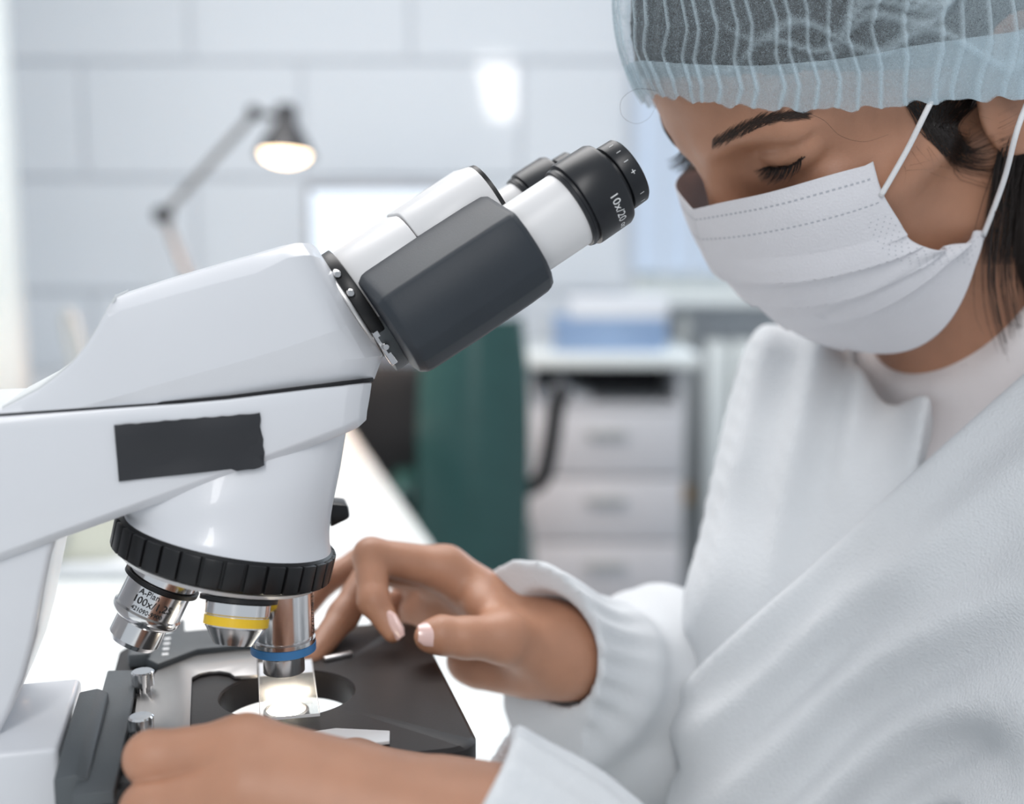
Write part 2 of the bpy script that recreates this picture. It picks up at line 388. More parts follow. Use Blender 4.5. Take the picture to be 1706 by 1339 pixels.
# white upright of the door frame at the left edge
struct('trim_1', join(box2((-1.19, 2.30, -.75), (-1.045, 2.42, 1.85), .008), box2((-1.045, 2.33, -.75), (-1.02, 2.40, 1.85), .004)), M['trim'])
struct('trim_2', box2((-1.30, 2.25, -.75), (-1.19, 2.38, .42), .006), M['brown'])

# ------------------------------------------------------------------ work table under the microscope
tdir = np.array([-.256, 1, 0]) / math.hypot(.256, 1); tn = np.array([-tdir[1], tdir[0], 0])
e0 = np.array([.115, .5, 0])
tab = tag(empty('work_table', (e0[0] - .4, .9, -.75)), 'white laminate work table carrying the microscope', 'table')
pA, pB = e0 - tdir * .62, e0 + tdir * 1.98
poly = [pA, pB, pB + tn * .85, pA + tn * .85]
obj('table_top', prism([(p[0], p[1]) for p in poly], -.028, 0, lambda a, b, h: (a, b, h), .003), M['table'], tab)
for p in (pA + tn * .06 + tdir * .06, pA + tn * .79 + tdir * .06, pB + tn * .06 - tdir * .06, pB + tn * .79 - tdir * .06):
    obj('leg', box2((p[0] - .02, p[1] - .02, -.75), (p[0] + .02, p[1] + .02, -.028), .003), M['cab'], tab)
# bench along the back wall, with a dark sheet added for the shade in the kneehole
bn = tag(empty('wall_bench', (-.8, 2.95, -.75)), 'long white bench against the tiled back wall', 'bench')
obj('bench_top', box2((-2.2, 2.72, -.03), (.0, WY - .02, 0), .004), M['bench'], bn)
obj('shade_panel', box2((-2.2, 2.98, -.75), (-.02, 3.0, -.03)), M['dark'], bn)
obj('end_panel', box2((-.03, 2.74, -.75), (.0, WY - .02, -.03)), M['cab'], bn)
obj('end_panel', box2((-2.2, 2.74, -.75), (-2.17, WY - .02, -.03)), M['cab'], bn)
# drawer cabinet under the window
cb = tag(empty('drawer_cabinet', (.22, 2.85, -.75)), 'white drawer cabinet with an open dark shelf below its top', 'cabinet')
cx0, cx1, cy0, cy1 = .035, .415, 2.70, 3.02
obj('body', join(box2((cx0, cy0 + .015, -.75), (cx0 + .02, cy1, .06)), box2((cx1 - .02, cy0 + .015, -.75), (cx1, cy1, .06)), box2((cx0, cy1 - .015, -.75), (cx1, cy1, .06)),
    box2((cx0 + .02, cy0 + .02, -.045), (cx1 - .02, cy1 - .015, -.03)), box2((cx0 + .02, cy0 + .03, -.75), (cx1 - .02, cy1 - .015, -.70))), M['cab'], cb, smooth=None)
obj('cabinet_top', box2((cx0 - .02, cy0 - .03, .06), (cx1 + .03, cy1 + .02, .09), .005), M['trim'], cb)
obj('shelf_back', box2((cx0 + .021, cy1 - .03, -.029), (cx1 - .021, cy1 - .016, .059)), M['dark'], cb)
for k in range(4):
    z1 = -.048 - k * .162
    d = obj('drawer', box2((cx0 + .004, cy0, z1 - .156), (cx1 - .004, cy0 + .018, z1), .003), M['cab'], cb)
    obj('handle', box((.5 * (cx0 + cx1), cy0 - .012, z1 - .05), (.10, .010, .014), .004), M['pipe'], d)
tag(obj('paper_bundle', box((.13, 2.86, -.0225), (.13, .22, .012), .002), M['paper']), 'lower pale paper bundle in the dark open shelf', 'papers')
tag(obj('paper_bundle', box((.115, 2.85, -.011), (.10, .2, .010), .002), M['paper']), 'upper pale paper bundle in the dark open shelf', 'papers')
for k in range(5):
    tag(obj('folder', box((.24 + .006 * (k % 2), 2.87, .098 + .016 * k), (.27, .2, .0155), .002, rot=Matrix.Rotation(.05 * (k % 3 - 1), 3, 'Z')), M['bluep']), ('lowest', 'second lowest', 'middle', 'second highest', 'topmost')[k] + ' pale blue folder in the stack on the drawer cabinet', 'folder', 'blue folders stacked on the cabinet')
tag(obj('paper_ream', box((.26, 2.86, .195), (.24, .18, .05), .003), M['paper']), 'white paper ream on top of the blue folders', 'paper')
# radiator and its pipe
pp = tag(empty('heating_pipe', (.465, 3.08, -.75)), 'grey vertical heating pipe with brass valve beside the cabinet', 'pipe')
obj('pipe_run', tube([(.465, 3.08, -.75), (.465, 3.08, .17)], .022, 16), M['pipe'], pp); obj('valve', lathe([(.018, 0), (.034, .01), (.034, .05), (.018, .06)], (.465, 3.08, -.36), (0, 0, 1), 20), M['brass'], pp)
rad = tag(empty('radiator', (.80, 3.1, -.6)), 'white panel radiator below the window', 'radiator')
for k in range(9): obj('radiator_column', box2((.52 + k * .075, 3.04, -.60), (.585 + k * .075, 3.16, .09), .015), M['trim'], rad)
obj('radiator_bracket', box2((.50, 3.16, -.4), (1.2, 3.20, -.36)), M['pipe'], rad)

# ------------------------------------------------------------------ monitor, desk lamp and other things at the back
mo = tag(empty('monitor', (-.36, 2.95, 0)), 'grey framed flat monitor with a bright white screen', 'monitor')
mx0, mx1, mz0, mz1, my = -.525, -.17, .19, .505, 2.93
obj('housing', box2((mx0, my, mz0), (mx1, my + .04, mz1), .006), M['bezel'], mo); obj('screen', box2((mx0 + .016, my - .002, mz0 + .02), (mx1 - .016, my + .002, mz1 - .022)), M['screen'], mo)
obj('stand', box2((-.37, my + .02, .012), (-.32, my + .06, .26), .006), M['bezel'], mo); obj('foot', box2((-.46, my - .05, 0), (-.24, my + .12, .014), .005), M['bezel'], mo)

def P2(px, py, y):                                                   # pixel on a vertical plane at distance y
    r = ray(px, py); return CAM + r * (y / r[1])
LY = 2.25
la = tag(empty('desk_lamp', tuple(P2(380, 400, LY) * np.array([1, 1, 0]))), 'black shaded articulated desk lamp glowing warm above the bench', 'lamp')
j0 = P2(360, 500, LY); j1 = P2(272, 358, LY); j2 = P2(425, 188, LY); j3 = P2(474, 195, LY)
base = np.array([j0[0] + .03, j0[1], 0.])
for d in (-.012, .012):
    obj('upper_arm', tube([j1 + np.array([0, d, 0]), j2 + np.array([0, d, 0])], .0045, 8), M['lampg'], la)
    obj('lower_arm', tube([base + np.array([0, d, .05]), j1 + np.array([0, d, 0])], .0045, 8), M['lampg'], la)
obj('joint', lathe([(.012, -.02), (.016, -.018), (.016, .018), (.012, .02)], j1, (0, 1, 0), 20), M['lampb'], la)
obj('joint', lathe([(.010, -.018), (.013, -.016), (.013, .016), (.010, .018)], j2, (0, 1, 0), 20), M['lampb'], la)
obj('bracket', tube([j2, j3], .006, 8), M['lampb'], la)
obj('lamp_base', lathe([(.09, 0), (.09, .012), (.03, .02), (.016, .03), (.016, .06)], base, (0, 0, 1), 32), M['lampb'], la)
sa = np.array([-.02, -.16, -.98]); top = P2(477, 178, LY)
shp = [(.014, -.004), (.020, 0), (.021, .030), (.024, .036), (.040, .060), (.056, .090), (.058, .096)]
obj('lamp_shade', lathe(shp + [(.055, .096), (.038, .062), (.02, .04), (.005, .038)], top, sa, 40), M['lampb'], la)
bc = Vector(top) + Vector(sa).normalized() * .088
obj('bulb', lathe([(.008, -.05), (.022, -.042), (.042, -.016), (.046, 0), (.040, .012), (.022, .02), (.003, .023)], bc, sa, 28), M['bulb'], la)
ld = bpy.data.lights.new('desk_lamp_light', 'SPOT'); ld.energy = 20; ld.color = (1, .62, .42); ld.spot_size = math.radians(150); ld.spot_blend = .6; ld.shadow_soft_size = .05
lo = bpy.data.objects.new('desk_lamp_light', ld); COL.objects.link(lo); lo.location = bc + Vector(sa).normalized() * .035
lo.rotation_euler = Vector(sa).to_track_quat('-Z', 'Y').to_euler()
# gooseneck hose at the left, a cream instrument on the table behind the stand
tag(obj('flexible_hose', tube(spline([P2(150, 690, 2.1), P2(140, 600, 2.1), P2(125, 540, 2.1), P2(112, 520, 2.1), P2(108, 545, 2.1), P2(122, 610, 2.1), P2(125, 700, 2.1)], 30), .007, 8), M['pipe']), 'thin grey hose looped up behind the microscope arm', 'hose')
ib = s2w(-.32, .66, 0)
ins = tag(empty('bench_instrument', tuple(P2(140, 950, 1.25) * np.array([1, 1, 0]))), 'cream rounded bench instrument with a black top block behind the arm', 'instrument')
c = P2(130, 950, 1.25); c[2] = 0
obj('body', bevel_vf(box((c[0], c[1], .045), (.13, .12, .09)), .02, 4), M['cream'], ins); obj('foot_plate', box((c[0] + .01, c[1], .008), (.19, .16, .016), .006), M['bench'], ins)
obj('top_block', box((c[0] + .045, c[1], .105), (.04, .07, .05), .005), M['black'], ins); obj('knob', lathe([(.012, 0), (.012, .01), (.009, .014)], (c[0] + .005, c[1] - .06, .04), (0, -1, 0), 20), M['pipe'], ins)

# ------------------------------------------------------------------ green office chair
CY = 2.05
ch = tag(empty('office_chair', (P2(790, 700, CY)[0], CY, -.75)), 'dark green leather office chair with curved back and black armrests', 'chair')
def back_pt(a, b, off=0.):                                            # a across -1..1, b up 0..1
    half = .105 * (1 - .12 * abs(2 * b - .9) ** 2.5)
    px = 787 + 4 * (b - .5); base = P2(px, 970 - b * 435, CY)
    return base + np.array([a * half, .05 * (1 - a * a) * -1 + .07 * b + off, 0])
for nm, off, m in (('backrest_cushion', 0., M['green']), ('backrest_shell', .022, M['cblack'])):
    N, K = 24, 20; V = []
    for i in range(N + 1):
        b = i / N
        for j in range(K + 1): V.append(back_pt(2 * j / K - 1, b, off))
    for i in range(N + 1):
        b = i / N
        for j in range(K + 1): V.append(back_pt((2 * j / K - 1) * .97, b, off + (.045 if off == 0 else .02)))
    Fc = []; Q = (N + 1) * (K + 1)
    for i in range(N):
        for j in range(K):
            a = i * (K + 1) + j; Fc += [(a, a + 1, a + K + 2, a + K + 1), (Q + a, Q + a + K + 1, Q + a + K + 2, Q + a + 1)]
    rim = [j for j in range(K + 1)] + [i * (K + 1) + K for i in range(1, N + 1)] + [N * (K + 1) + j for j in range(K - 1, -1, -1)] + [i * (K + 1) for i in range(N - 1, 0, -1)]
    for i in range(len(rim)): a, b = rim[i], rim[(i + 1) % len(rim)]; Fc.append((a, Q + a, Q + b, b))
    bm = bmesh.new(); vs = [bm.verts.new(tuple(p)) for p in V]
    for q in Fc: bm.faces.new([vs[i] for i in q])
    obj(nm, bmout(bm), m, ch, smooth=60)
cxm = float(P2(787, 900, CY)[0])
obj('seat', bevel_vf(box((cxm - .06, CY + .27, -.30), (.36, .42, .09)), .03, 4), M['green'], ch)
for sx, pts in ((1, [(872, 800), (880, 812), (905, 795), (918, 740), (925, 690), (932, 655), (936, 650)]), (-1, [(690, 880), (660, 860), (645, 830), (640, 800)])):
    yy = CY + .12
    obj('armrest', tube(spline([P2(px, py, yy) for px, py in pts], 26), .017, 10), M['cblack'], ch)
obj('arm_pad', box(tuple(P2(668, 815, CY + .25)), (.055, .22, .05), .015), M['green'], ch)
obj('arm_pad', box(tuple(P2(936, 648, CY + .20)), (.03, .2, .02), .008), M['cblack'], ch)
obj('gas_column', lathe([(.03, 0), (.03, .25), (.022, .25), (.022, .36)], (cxm, CY + .27, -.70), (0, 0, 1), 20), M['cblack'], ch)
for k in range(5):
    a = k * 2 * math.pi / 5 + .3; q = np.array([cxm + .27 * math.cos(a), CY + .27 + .27 * math.sin(a), -.69])
    f = obj('foot', tube([(cxm, CY + .27, -.66), q], [.022, .014], 8), M['cblack'], ch); obj('caster', lathe([(.02, -.015), (.028, -.01), (.028, .01), (.02, .015)], q - np.array([0, 0, .032]), (math.sin(a), -math.cos(a), 0), 14), M['cblack'], f)
# black chair pushed in at the bench
bc_ = tag(empty('bench_chair', (-.28, 2.7, -.75)), 'plain black chair pushed in at the wall bench', 'chair')
obj('backrest', bevel_vf(loft([[(x, 2.56 + .03 * math.cos((x + .27) * 9) * -1 + dy, z) for x, dy in ((-.41, 0), (-.34, 0), (-.26, 0), (-.19, 0), (-.13, 0), (-.13, .04), (-.19, .04), (-.26, .04), (-.34, .04), (-.41, .04))] for z in (-.20, -.06, .04, .085)]), .008, 2, 50), M['cblack'], bc_)
obj('seat', bevel_vf(box((-.27, 2.74, -.29), (.32, .34, .06)), .02, 3), M['cblack'], bc_)
obj('back_post', box2((-.29, 2.57, -.30), (-.25, 2.59, -.19), .004), M['cblack'], bc_)
for x in (-.41, -.13):
    for y in (2.60, 2.88): obj('leg', tube([(x, y, -.75), (x, y, -.30)], .012, 10), M['cblack'], bc_)
#@SCOPE
# ================================================================== microscope (local frame: u forward, v away from the camera, w up)
ms = empty('microscope', tuple(ORG), TH, 'white compound microscope with charcoal binocular head and black stage', 'microscope')
def mp(name, vf, m, parent=ms, smooth=35., **k): return obj(name, vf, m, parent, local=True, smooth=smooth, **k)
def sec(rows):                                                       # rows: (px, py, halfwidth) bottom->top; mirrored to a closed ring
    near = [(S(px, py, -hw), hw) for px, py, hw in rows]
    return [(u, -hw, w) for (u, w), hw in near] + [(u, hw, w) for (u, w), hw in reversed(near)]
# --- upper housing
def lerp(a, b, t): return a + (b - a) * t
def seam_y(x): return float(np.interp(x, [-300, 0, 349, 616, 640], [708, 691, 667, 634, 631]))
tops = [(-150, 690), (0, 684), (30, 668), (62, 651), (95, 627), (123, 602), (146, 573), (164, 544), (178, 517), (191, 497), (280, 468), (370, 442), (420, 428)]
bots = [-150, 0, 40, 85, 130, 165, 190, 215, 235, 255, 340, 430, 490]
hws = [.036] * 13
secs = []
for (tx, ty), bx, hw in zip(tops, bots, hws):
    by = seam_y(bx) - 2
    fl = (180, 664, 632, 530)                                        # facet line
    # the facet crosses the station line between bottom and top
    f = 0.
    for k in range(60):
        t = k / 60; x, y = lerp(bx, tx, t), lerp(by, ty, t); yl = lerp(fl[1], fl[3], (x - fl[0]) / (fl[2] - fl[0]))
        if y > yl: f = t
    f = min(max(f, .03), .75)
    g = max(f + .02, .93) if tx < 185 else .88
    bevw = .0015 if tx < 185 else .007
    fx = .0065 * min(1, max(0, (f - .03) / .3))
    secs.append(sec([(bx, by, hw - fx), (lerp(bx, tx, f * .45), lerp(by, ty, f * .45), hw - fx * .55), (lerp(bx, tx, f), lerp(by, ty, f), hw), (lerp(bx, tx, g), lerp(by, ty, g), hw - .0008), (tx, ty, hw - bevw)]))
for bx, bul, fac, bev_, top_, hw in ((540, (545, 602), (538, 558), (478, 430), (462, 416), .0360), (562, (569, 600), (553, 553), (494, 427), (478, 411), .0354), (580, (590, 598), (566, 548), (506, 425), (492, 408), .0340), (596, (608, 596), (577, 541), (517, 425), (503, 405), .0318), (608, (621, 594), (585, 535), (526, 427), (511, 405), .0288), (617, (631, 593), (591, 529), (533, 429), (518, 406), .0250), (624, (638, 592), (597, 522), (540, 432), (527, 412), .0195)):
    fx = .0065 * min(1, hw / .034); secs.append(sec([(bx, seam_y(bx) - 2, hw - fx), (*bul, hw - fx * .45), (*fac, hw), (*bev_, hw - .0008), (*top_, hw - .007)]))
mp('upper_housing', bevel_vf(loft(secs), .0009, 2, 16), M['white'], smooth=40)
tp = []
for (tx, ty), hw in list(zip(tops, hws))[1:10]:
    u, w = S(tx, ty, -.0345); tp.append((u, w))
mp('thumb_rest', loft([[(u, -.031, w - .0006), (u, .031, w - .0006), (u, .031, w + .0010), (u, -.031, w + .0010)] for u, w in tp]), M['white_top'])
# dark seam strip and lower arm
st = [-150, 0, 120, 250, 380, 500, 570, 604, 622]
hw2 = [.0355] * 6 + [.034, .030, .022]
mp('seam', loft([sec([(x, seam_y(x) + 2.5, h - .0022), (x, seam_y(x) - 3.5, h - .0022)]) for x, h in zip(st, hw2)]), M['seam'])
ab = [-150, 0, 100, 200, 300, 380, 445, 520, 572, 598, 611]
ay = [992, 935, 898, 862, 826, 797, 772, 744, 724, 712, 700]
ah = [.0365] * 7 + [.036, .0345, .031, .0225]
mp('arm', bevel_vf(loft([sec([(x, y, h - .004), (x + .0, y - 14, h - .0004), (x + (4 if x > 560 else 0), seam_y(x) + 26, h), (x + (9 if x > 560 else 0), seam_y(x) + 3, h - .0006)]) for x, y, h in zip(ab, ay, ah)]), .0008, 2, 15), M['white'], smooth=40)
# --- nosepiece
t13 = math.radians(13.7); NC = Vector((-.0241, 0, .2225)); nd = Vector((-math.sin(t13), 0, -math.cos(t13))); ne = Vector((math.cos(t13), 0, -math.sin(t13))); nv = Vector((0, -1, 0))
R0 = .0465; N = 96
def ring_pt(a, r, h): return NC + nd * h + (ne * math.cos(a) + nv * math.sin(a)) * r
secs = []
topu0, topu1 = S(190, 862, -.03)[0], S(586, 722, -.02)[0]
for t in np.linspace(0, 1, 15):
    s_ = []
    for k in range(N):
        a = 2 * math.pi * k / N
        fl = .0022 * math.exp(-t * 9) - .001 * math.sin(math.pi * min(1, t * 1.6))
        b0 = ring_pt(a, R0 - .0035 + fl, -.0075)
        # top outline: stadium under the arm
        cu_, hv = (topu0 + topu1) / 2, .0335
        ca, sa_ = math.cos(a), math.sin(a)
        uu = cu_ + (topu1 - cu_) * math.copysign(abs(ca) ** .8, ca); vv = -hv * math.copysign(abs(sa_) ** .55, sa_)
        xs = 190 + (586 - 190) * (uu - topu0) / (topu1 - topu0)
        ww = float(np.interp(xs, [190, 445, 586], [S(190, 862, -.0335)[1], S(445, 772, -.0335)[1], S(586, 722, -.03)[1]])) + .004
        b1 = Vector((uu, vv, ww)); s_.append(b0.lerp(b1, t))
    secs.append(s_)
mp('nosepiece_housing', loft(secs), M['white'], smooth=50)
rg = mp('nosepiece_ring', lathe([(R0 - .006, -.0085), (R0 - .0016, -.0082), (R0 - .0006, -.0070), (R0 - .0006, .0045), (R0 - .0016, .0056), (R0 - .006, .0058)], NC, nd, 96), M['black'])
# the raised grips of the knurled ring
grip = None
for k in range(34):
    a = 2 * math.pi * k / 34 + .03
    rd = ne * math.cos(a) + nv * math.sin(a); tg = nd.cross(rd); rot = Matrix((rd, tg, nd)).transposed()
    q = mp('ring_grip', box(tuple(NC + rd * (R0 - .0002) + nd * -.0012), (.0022, .0075, .0118), .0005, rot=rot), M['black'], rg)
mp('turret_plate', lathe([(R0 - .008, .0058), (R0 - .0022, .0062), (R0 - .0040, .0082), (.034, .0100), (.01, .0108)], NC, nd, 72), M['tube'])
def objective(name, az, prof, bands, disc, lines, label, roff=.0262):
    rd = ne * math.cos(az) + nv * math.sin(az); axd = (nd * math.cos(t13) + rd * math.sin(t13)).normalized(); o = NC + rd * roff + nd * .0075
    b = mp(name, lathe(prof, o, axd, 56), M['chrome'], smooth=30, label=label)
    for r, h0, h1, m in bands: mp('color_band', lathe([(r - .001, h0 - .0002), (r, h0), (r, h1), (r - .001, h1 + .0002)], o, axd, 56), m, b)
    if disc: mp('dust_collar', lathe([(.010, disc[1]), (disc[0], disc[1] + .0004), (disc[0], disc[1] + .0022), (.010, disc[1] + .0028)], o, axd, 48), M['black'], b)
    tip = prof[-1]; mp('front_lens', lathe([(tip[0] * .5, tip[1] + .00005), (tip[0] * .45, tip[1] + .0002), (.0003, tip[1] + .0003)], o, axd, 24), M['lens'], b)
    for s, size, h, adir, rot in lines: mp('lettering', wrap_text(s, size, o, axd, lines_r, h, adir, rot), M['ink'], b, smooth=None)
    return b
lines_r = .0140
cdir = Vector((SU @ -cR * 0 + 0, -1, 0))
objective('objective_lens', 0., [(.0135, -.004), (.0140, .004), (.0139, .004), (.0139, .0270), (.0128, .0274), (.0128, .0282), (.0143, .0286), (.0143, .0304), (.0138, .0306), (.0138, .0344), (.0128, .0350), (.0105, .0362), (.0092, .0366), (.0092, .0440), (.0080, .0446), (.0052, .0446)],
          [(.01445, .0307, .0343, M['blue'])], None,
          [('A-Plan', .0036, .010, (.93, -.36, 0), math.pi / 2), ('40x/0,65', .0042, .019, (.93, -.36, 0), math.pi / 2)], 'steel objective with a blue band over the slide')
lines_r = .0144
objective('objective_lens', math.pi, [(.0150, -.003), (.0150, .010), (.0124, .0108), (.0124, .0125), (.0142, .0132), (.0142, .0242), (.0150, .0250), (.0150, .0268), (.0140, .0286), (.0124, .0296), (.0112, .0304), (.0112, .0385), (.0098, .0408), (.0058, .0410)],
          [], (.0165, .0100), [('A-Plan', .0036, .0150, (-.25, -.97, 0), math.pi), ('100x/1,25', .0046, .0188, (-.02, -1, 0), math.pi), ('421090-9900', .0027, .0226, (-.1, -1, 0), math.pi)], 'steel oil objective lettered 100x', .0203)
lines_r = .013
objective('objective_lens', math.radians(72), [(.0140, -.003), (.0140, .0045), (.0124, .0048), (.0124, .0068), (.0134, .0074), (.0134, .0120), (.0128, .0125), (.0128, .0172), (.0122, .0178), (.0092, .0225), (.0080, .0245), (.0050, .0246)],
          [(.01335, .0130, .0166, M['yellow'])], (.0160, .0045), [], 'short steel objective with a yellow band')
# black clamp lever behind the nosepiece
mp('clamp_lever', prism([S(548, 833, .035), S(578, 836, .035), S(581, 858, .035), S(548, 874, .035)], .028, .044, lambda a, b, h: (a, h, b), .0015), M['black'])
# --- strip of black tape on the arm
tv = []
tq = [(190, 708), (436, 688), (441, 775), (198, 802)]
NX, NZ = 26, 8
for lay in (-.0369, -.03735):
    for i in range(NX + 1):
        for j in range(NZ + 1):
            a, b = i / NX, j / NZ
            x = lerp(lerp(190, 436, a), lerp(198, 441, a), b); y = lerp(lerp(708, 688, a), lerp(802, 775, a), b)
            if j == 0: y += 1.5 * math.sin(i * 1.9) * (random.random())
            if i == NX: x += 1.2 * math.sin(j * 2.3) - (3 if j < 4 else 0)
            if j == NZ and .78 < a < .99: y += 4 + 2 * math.sin(i * 3)
            u, w = S(x, y, lay); tv.append((u, lay - (.0003 * math.sin(a * 9 + b * 3) + .0003 * math.sin(b * 7)) * (1 if lay < -.037 else 0), w))
tf = []; Q = (NX + 1) * (NZ + 1)
for i in range(NX):
    for j in range(NZ):
        a = i * (NZ + 1) + j; tf += [(a, a + 1, a + NZ + 2, a + NZ + 1), (Q + a, Q + a + NZ + 1, Q + a + NZ + 2, Q + a + 1)]
rim = [i * (NZ + 1) for i in range(NX + 1)] + [NX * (NZ + 1) + j for j in range(1, NZ + 1)] + [i * (NZ + 1) + NZ for i in range(NX - 1, -1, -1)] + [j for j in range(NZ - 1, 0, -1)]
for i in range(len(rim)): a, b = rim[i], rim[(i + 1) % len(rim)]; tf.append((a, b, Q + b, Q + a))
mp('tape_strip', (tv, tf), M['tape'], smooth=60, label='torn strip of black tape')
# --- binocular head: s along the tubes, n perpendicular up
TA = math.radians(32.5); AX = (.1222, .3689)
bd = Vector((math.cos(TA), 0, math.sin(TA))); bnn = Vector((-math.sin(TA), 0, math.cos(TA)))
def bp(s, v, n): return Vector((AX[0], 0, AX[1])) + bd * s + bnn * n + Vector((0, v, 0))
mp('mounting_plate', bevel_vf(loft([[bp(s, .0262 * math.cos(a), .0140 + .0272 * math.sin(a)) for a in np.linspace(0, 2 * math.pi, 48, endpoint=False)] for s in (-.1005, -.0985)]), .0005, 2), M['steel'])
mp('mounting_ring', bevel_vf(loft([[bp(s, .0255 * math.cos(a), .0125 + .0258 * math.sin(a)) for a in np.linspace(0, 2 * math.pi, 48, endpoint=False)] for s in (-.0985, -.0925)]), .0006, 2), M['black'])
for n_, v_ in ((.030, -.0175), (.021, -.0228), (-.006, -.0195)):
    mp('screw', lathe([(.0016, 0), (.0016, .004), (.0012, .0046)], bp(-.0965, v_, n_), -bnn * .2 + Vector((0, -1, 0)), 14), M['chrome'])
mp('retaining_clip', bevel_vf(loft([[bp(-.0985 + k * .001, v, n) for v, n in ((-.023, .002), (-.018, -.016), (-.014, -.015), (-.019, .003))] for k in (0, 3)]), .0003, 1), M['chrome'])
mp('head_lip', loft([[bp(s, .022 * math.cos(a), -.001 + .0205 * math.sin(a)) for a in np.linspace(0, 2 * math.pi, 40, endpoint=False)] for s in (-.097, -.088)]), M['stage_grey'])
def rsec(s, v0, v1, n0, n1, r, k=6):
    pts = []
    for cx, cy, a0 in ((v1 - r, n1 - r, 0), (v0 + r, n1 - r, 90), (v0 + r, n0 + r, 180), (v1 - r, n0 + r, 270)):
        for i in range(k + 1):
            a = math.radians(a0 + 90 * i / k); pts.append(bp(s, cx + r * math.cos(a), cy + r * math.sin(a)))
    return pts
mp('prism_body', bevel_vf(loft([rsec(s, -.021, .046, -.016, .0350, .019) for s in (-.0925, -.0600)]), .0006, 2, 50), M['tube'], smooth=45)
mp('far_prism_housing', bevel_vf(loft([rsec(s, -.019, .0475, -.0165, .0358, .017) for s in (-.0594, -.0215)]), .0006, 2, 50), M['tube'], smooth=45)
mp('far_housing_ring', loft([rsec(s, -.018, .047, -.0155, .0352, .0165) for s in (-.0215, -.0195)]), M['black'])
# near charcoal housing
def gsec(s, sc=1., dv=0.):
    base = [(-.014, .0238), (-.020, .0236), (-.0485, .0142), (-.0502, .0126), (-.0535, .006), (-.0548, -.002), (-.0540, -.010), (-.0505, -.0165), (-.0440, -.0215), (-.0360, -.0236), (-.014, -.0232)]
    return [bp(s - .0040 * (1 - abs(n / .0235) ** 2) * 0, -.030 + (v + .030) * sc + dv, n * sc) for v, n in base]
gs = [(-.0915, .90, 0), (-.0885, .985, 0), (-.0860, 1., 0), (-.060, 1.01, -.001), (-.036, 1., -.001), (-.0275, .985, -.001), (-.0250, .93, 0)]
mp('near_prism_housing', bevel_vf(loft([gsec(*g) for g in gs]), .0005, 2, 20), M['grip'], smooth=18)
def eyepiece(v, label, marks):
    t = mp('eyepiece_tube', lathe([(.0164, -.040), (.0167, -.039), (.0167, .0015)], bp(0, v, 0), bd, 64), M['tube'])
    e = mp('eyepiece', lathe([(.0155, -.0012), (.0178, -.0010), (.0182, .0004), (.0176, .0008), (.0176, .0020), (.0190, .0024), (.0192, .0032), (.0190, .0180), (.0182, .0196), (.0150, .0202), (.0146, .0204)], bp(0, v, 0), bd, 80), M['capm'], label=label)
    dr = mp('diopter_ring', lathe([(.0134, .0195), (.0134, .0222), (.0148, .0226), (.0150, .0232), (.0148, .0296), (.0140, .0304), (.0122, .0306), (.0108, .0290), (.0106, .0270)], bp(0, v, 0), bd, 72), M['capm'], e)
    mp('eye_lens', lathe([(.0106, .0268), (.0100, .0275), (.0005, .0282)], bp(0, v, 0), bd, 32), M['lens'], e)
    if marks:
        o = bp(0, v, 0); toward = Vector((-.20, -1, .0))
        mp('lettering', wrap_text('10x/20', .0052, o, bd, .0190, .0128, bp(0, -1, -.50) - bp(0, 0, 0), 0), M['wink'], e, smooth=None)
        mp('lettering', wrap_text('∞', .0050, o, bd, .0190, .0128, bp(0, -1, -1.7) - bp(0, 0, 0), 0), M['wink'], e, smooth=None)
        for k in range(9):
            a = math.radians(62 - k * 20); d_ = bnn * math.sin(a) + Vector((0, -1, 0)) * math.cos(a)
            ch_ = '+' if k == 3 else '|'
            if k == 4: continue
            mp('scale_mark', wrap_text('+' if k == 3 else 'I', .0042 if k == 3 else .0030, o, bd, .0150, .0262, d_, 0 if k == 3 else math.pi / 2 * 0), M['wink'], dr, smooth=None)
    return e
eyepiece(-.033, 'near eyepiece lettered 10x/20', True); eyepiece(.035, 'far eyepiece behind the near one', False)
# --- stand: column, base, stage carrier
colp = [(-.0850, .248), (-.0905, .232), (-.0945, .2155), (-.0985, .198), (-.1030, .183), (-.1085, .170), (-.1150, .158), (-.1220, .140), (-.124, .10), (-.12, .045)]
mp('column', bevel_vf(loft([[(u, -.031, w), (u, .031, w), (-.20, .031, w + .0), (-.20, -.031, w + .0)] for u, w in colp]), .003, 3, 40), M['white'], smooth=40)
mp('base', bevel_vf(box2((-.215, -.095, .0), (.055, .095, .045)), .010, 4), M['white'])
mp('arm_rear', bevel_vf(box2((-.215, -.0365, .045), (-.128, .0365, .292)), .008, 4), M['white'])
mp('field_lens', lathe([(.022, 0), (.022, .012), (.018, .014)], (0, 0, .045), (0, 0, 1), 40), M['black'])
mp('stage_carrier', bevel_vf(box2((-.20, -.047, .075), (-.0895, .028, .1595)), .0025, 3), M['white'])
mp('carrier_bracket', bevel_vf(loft([[(-.0875, v, w0) , (-.0755, v, w0), (-.0755, v, w1), (-.0800, v, w2), (-.0875, v, w2 - .001)] for v, w0, w1, w2 in ((-.075, .09, .158, .1605), (-.045, .09, .160, .1625), (.004, .09, .161, .163))]), .001, 2), M['stage_grey'])
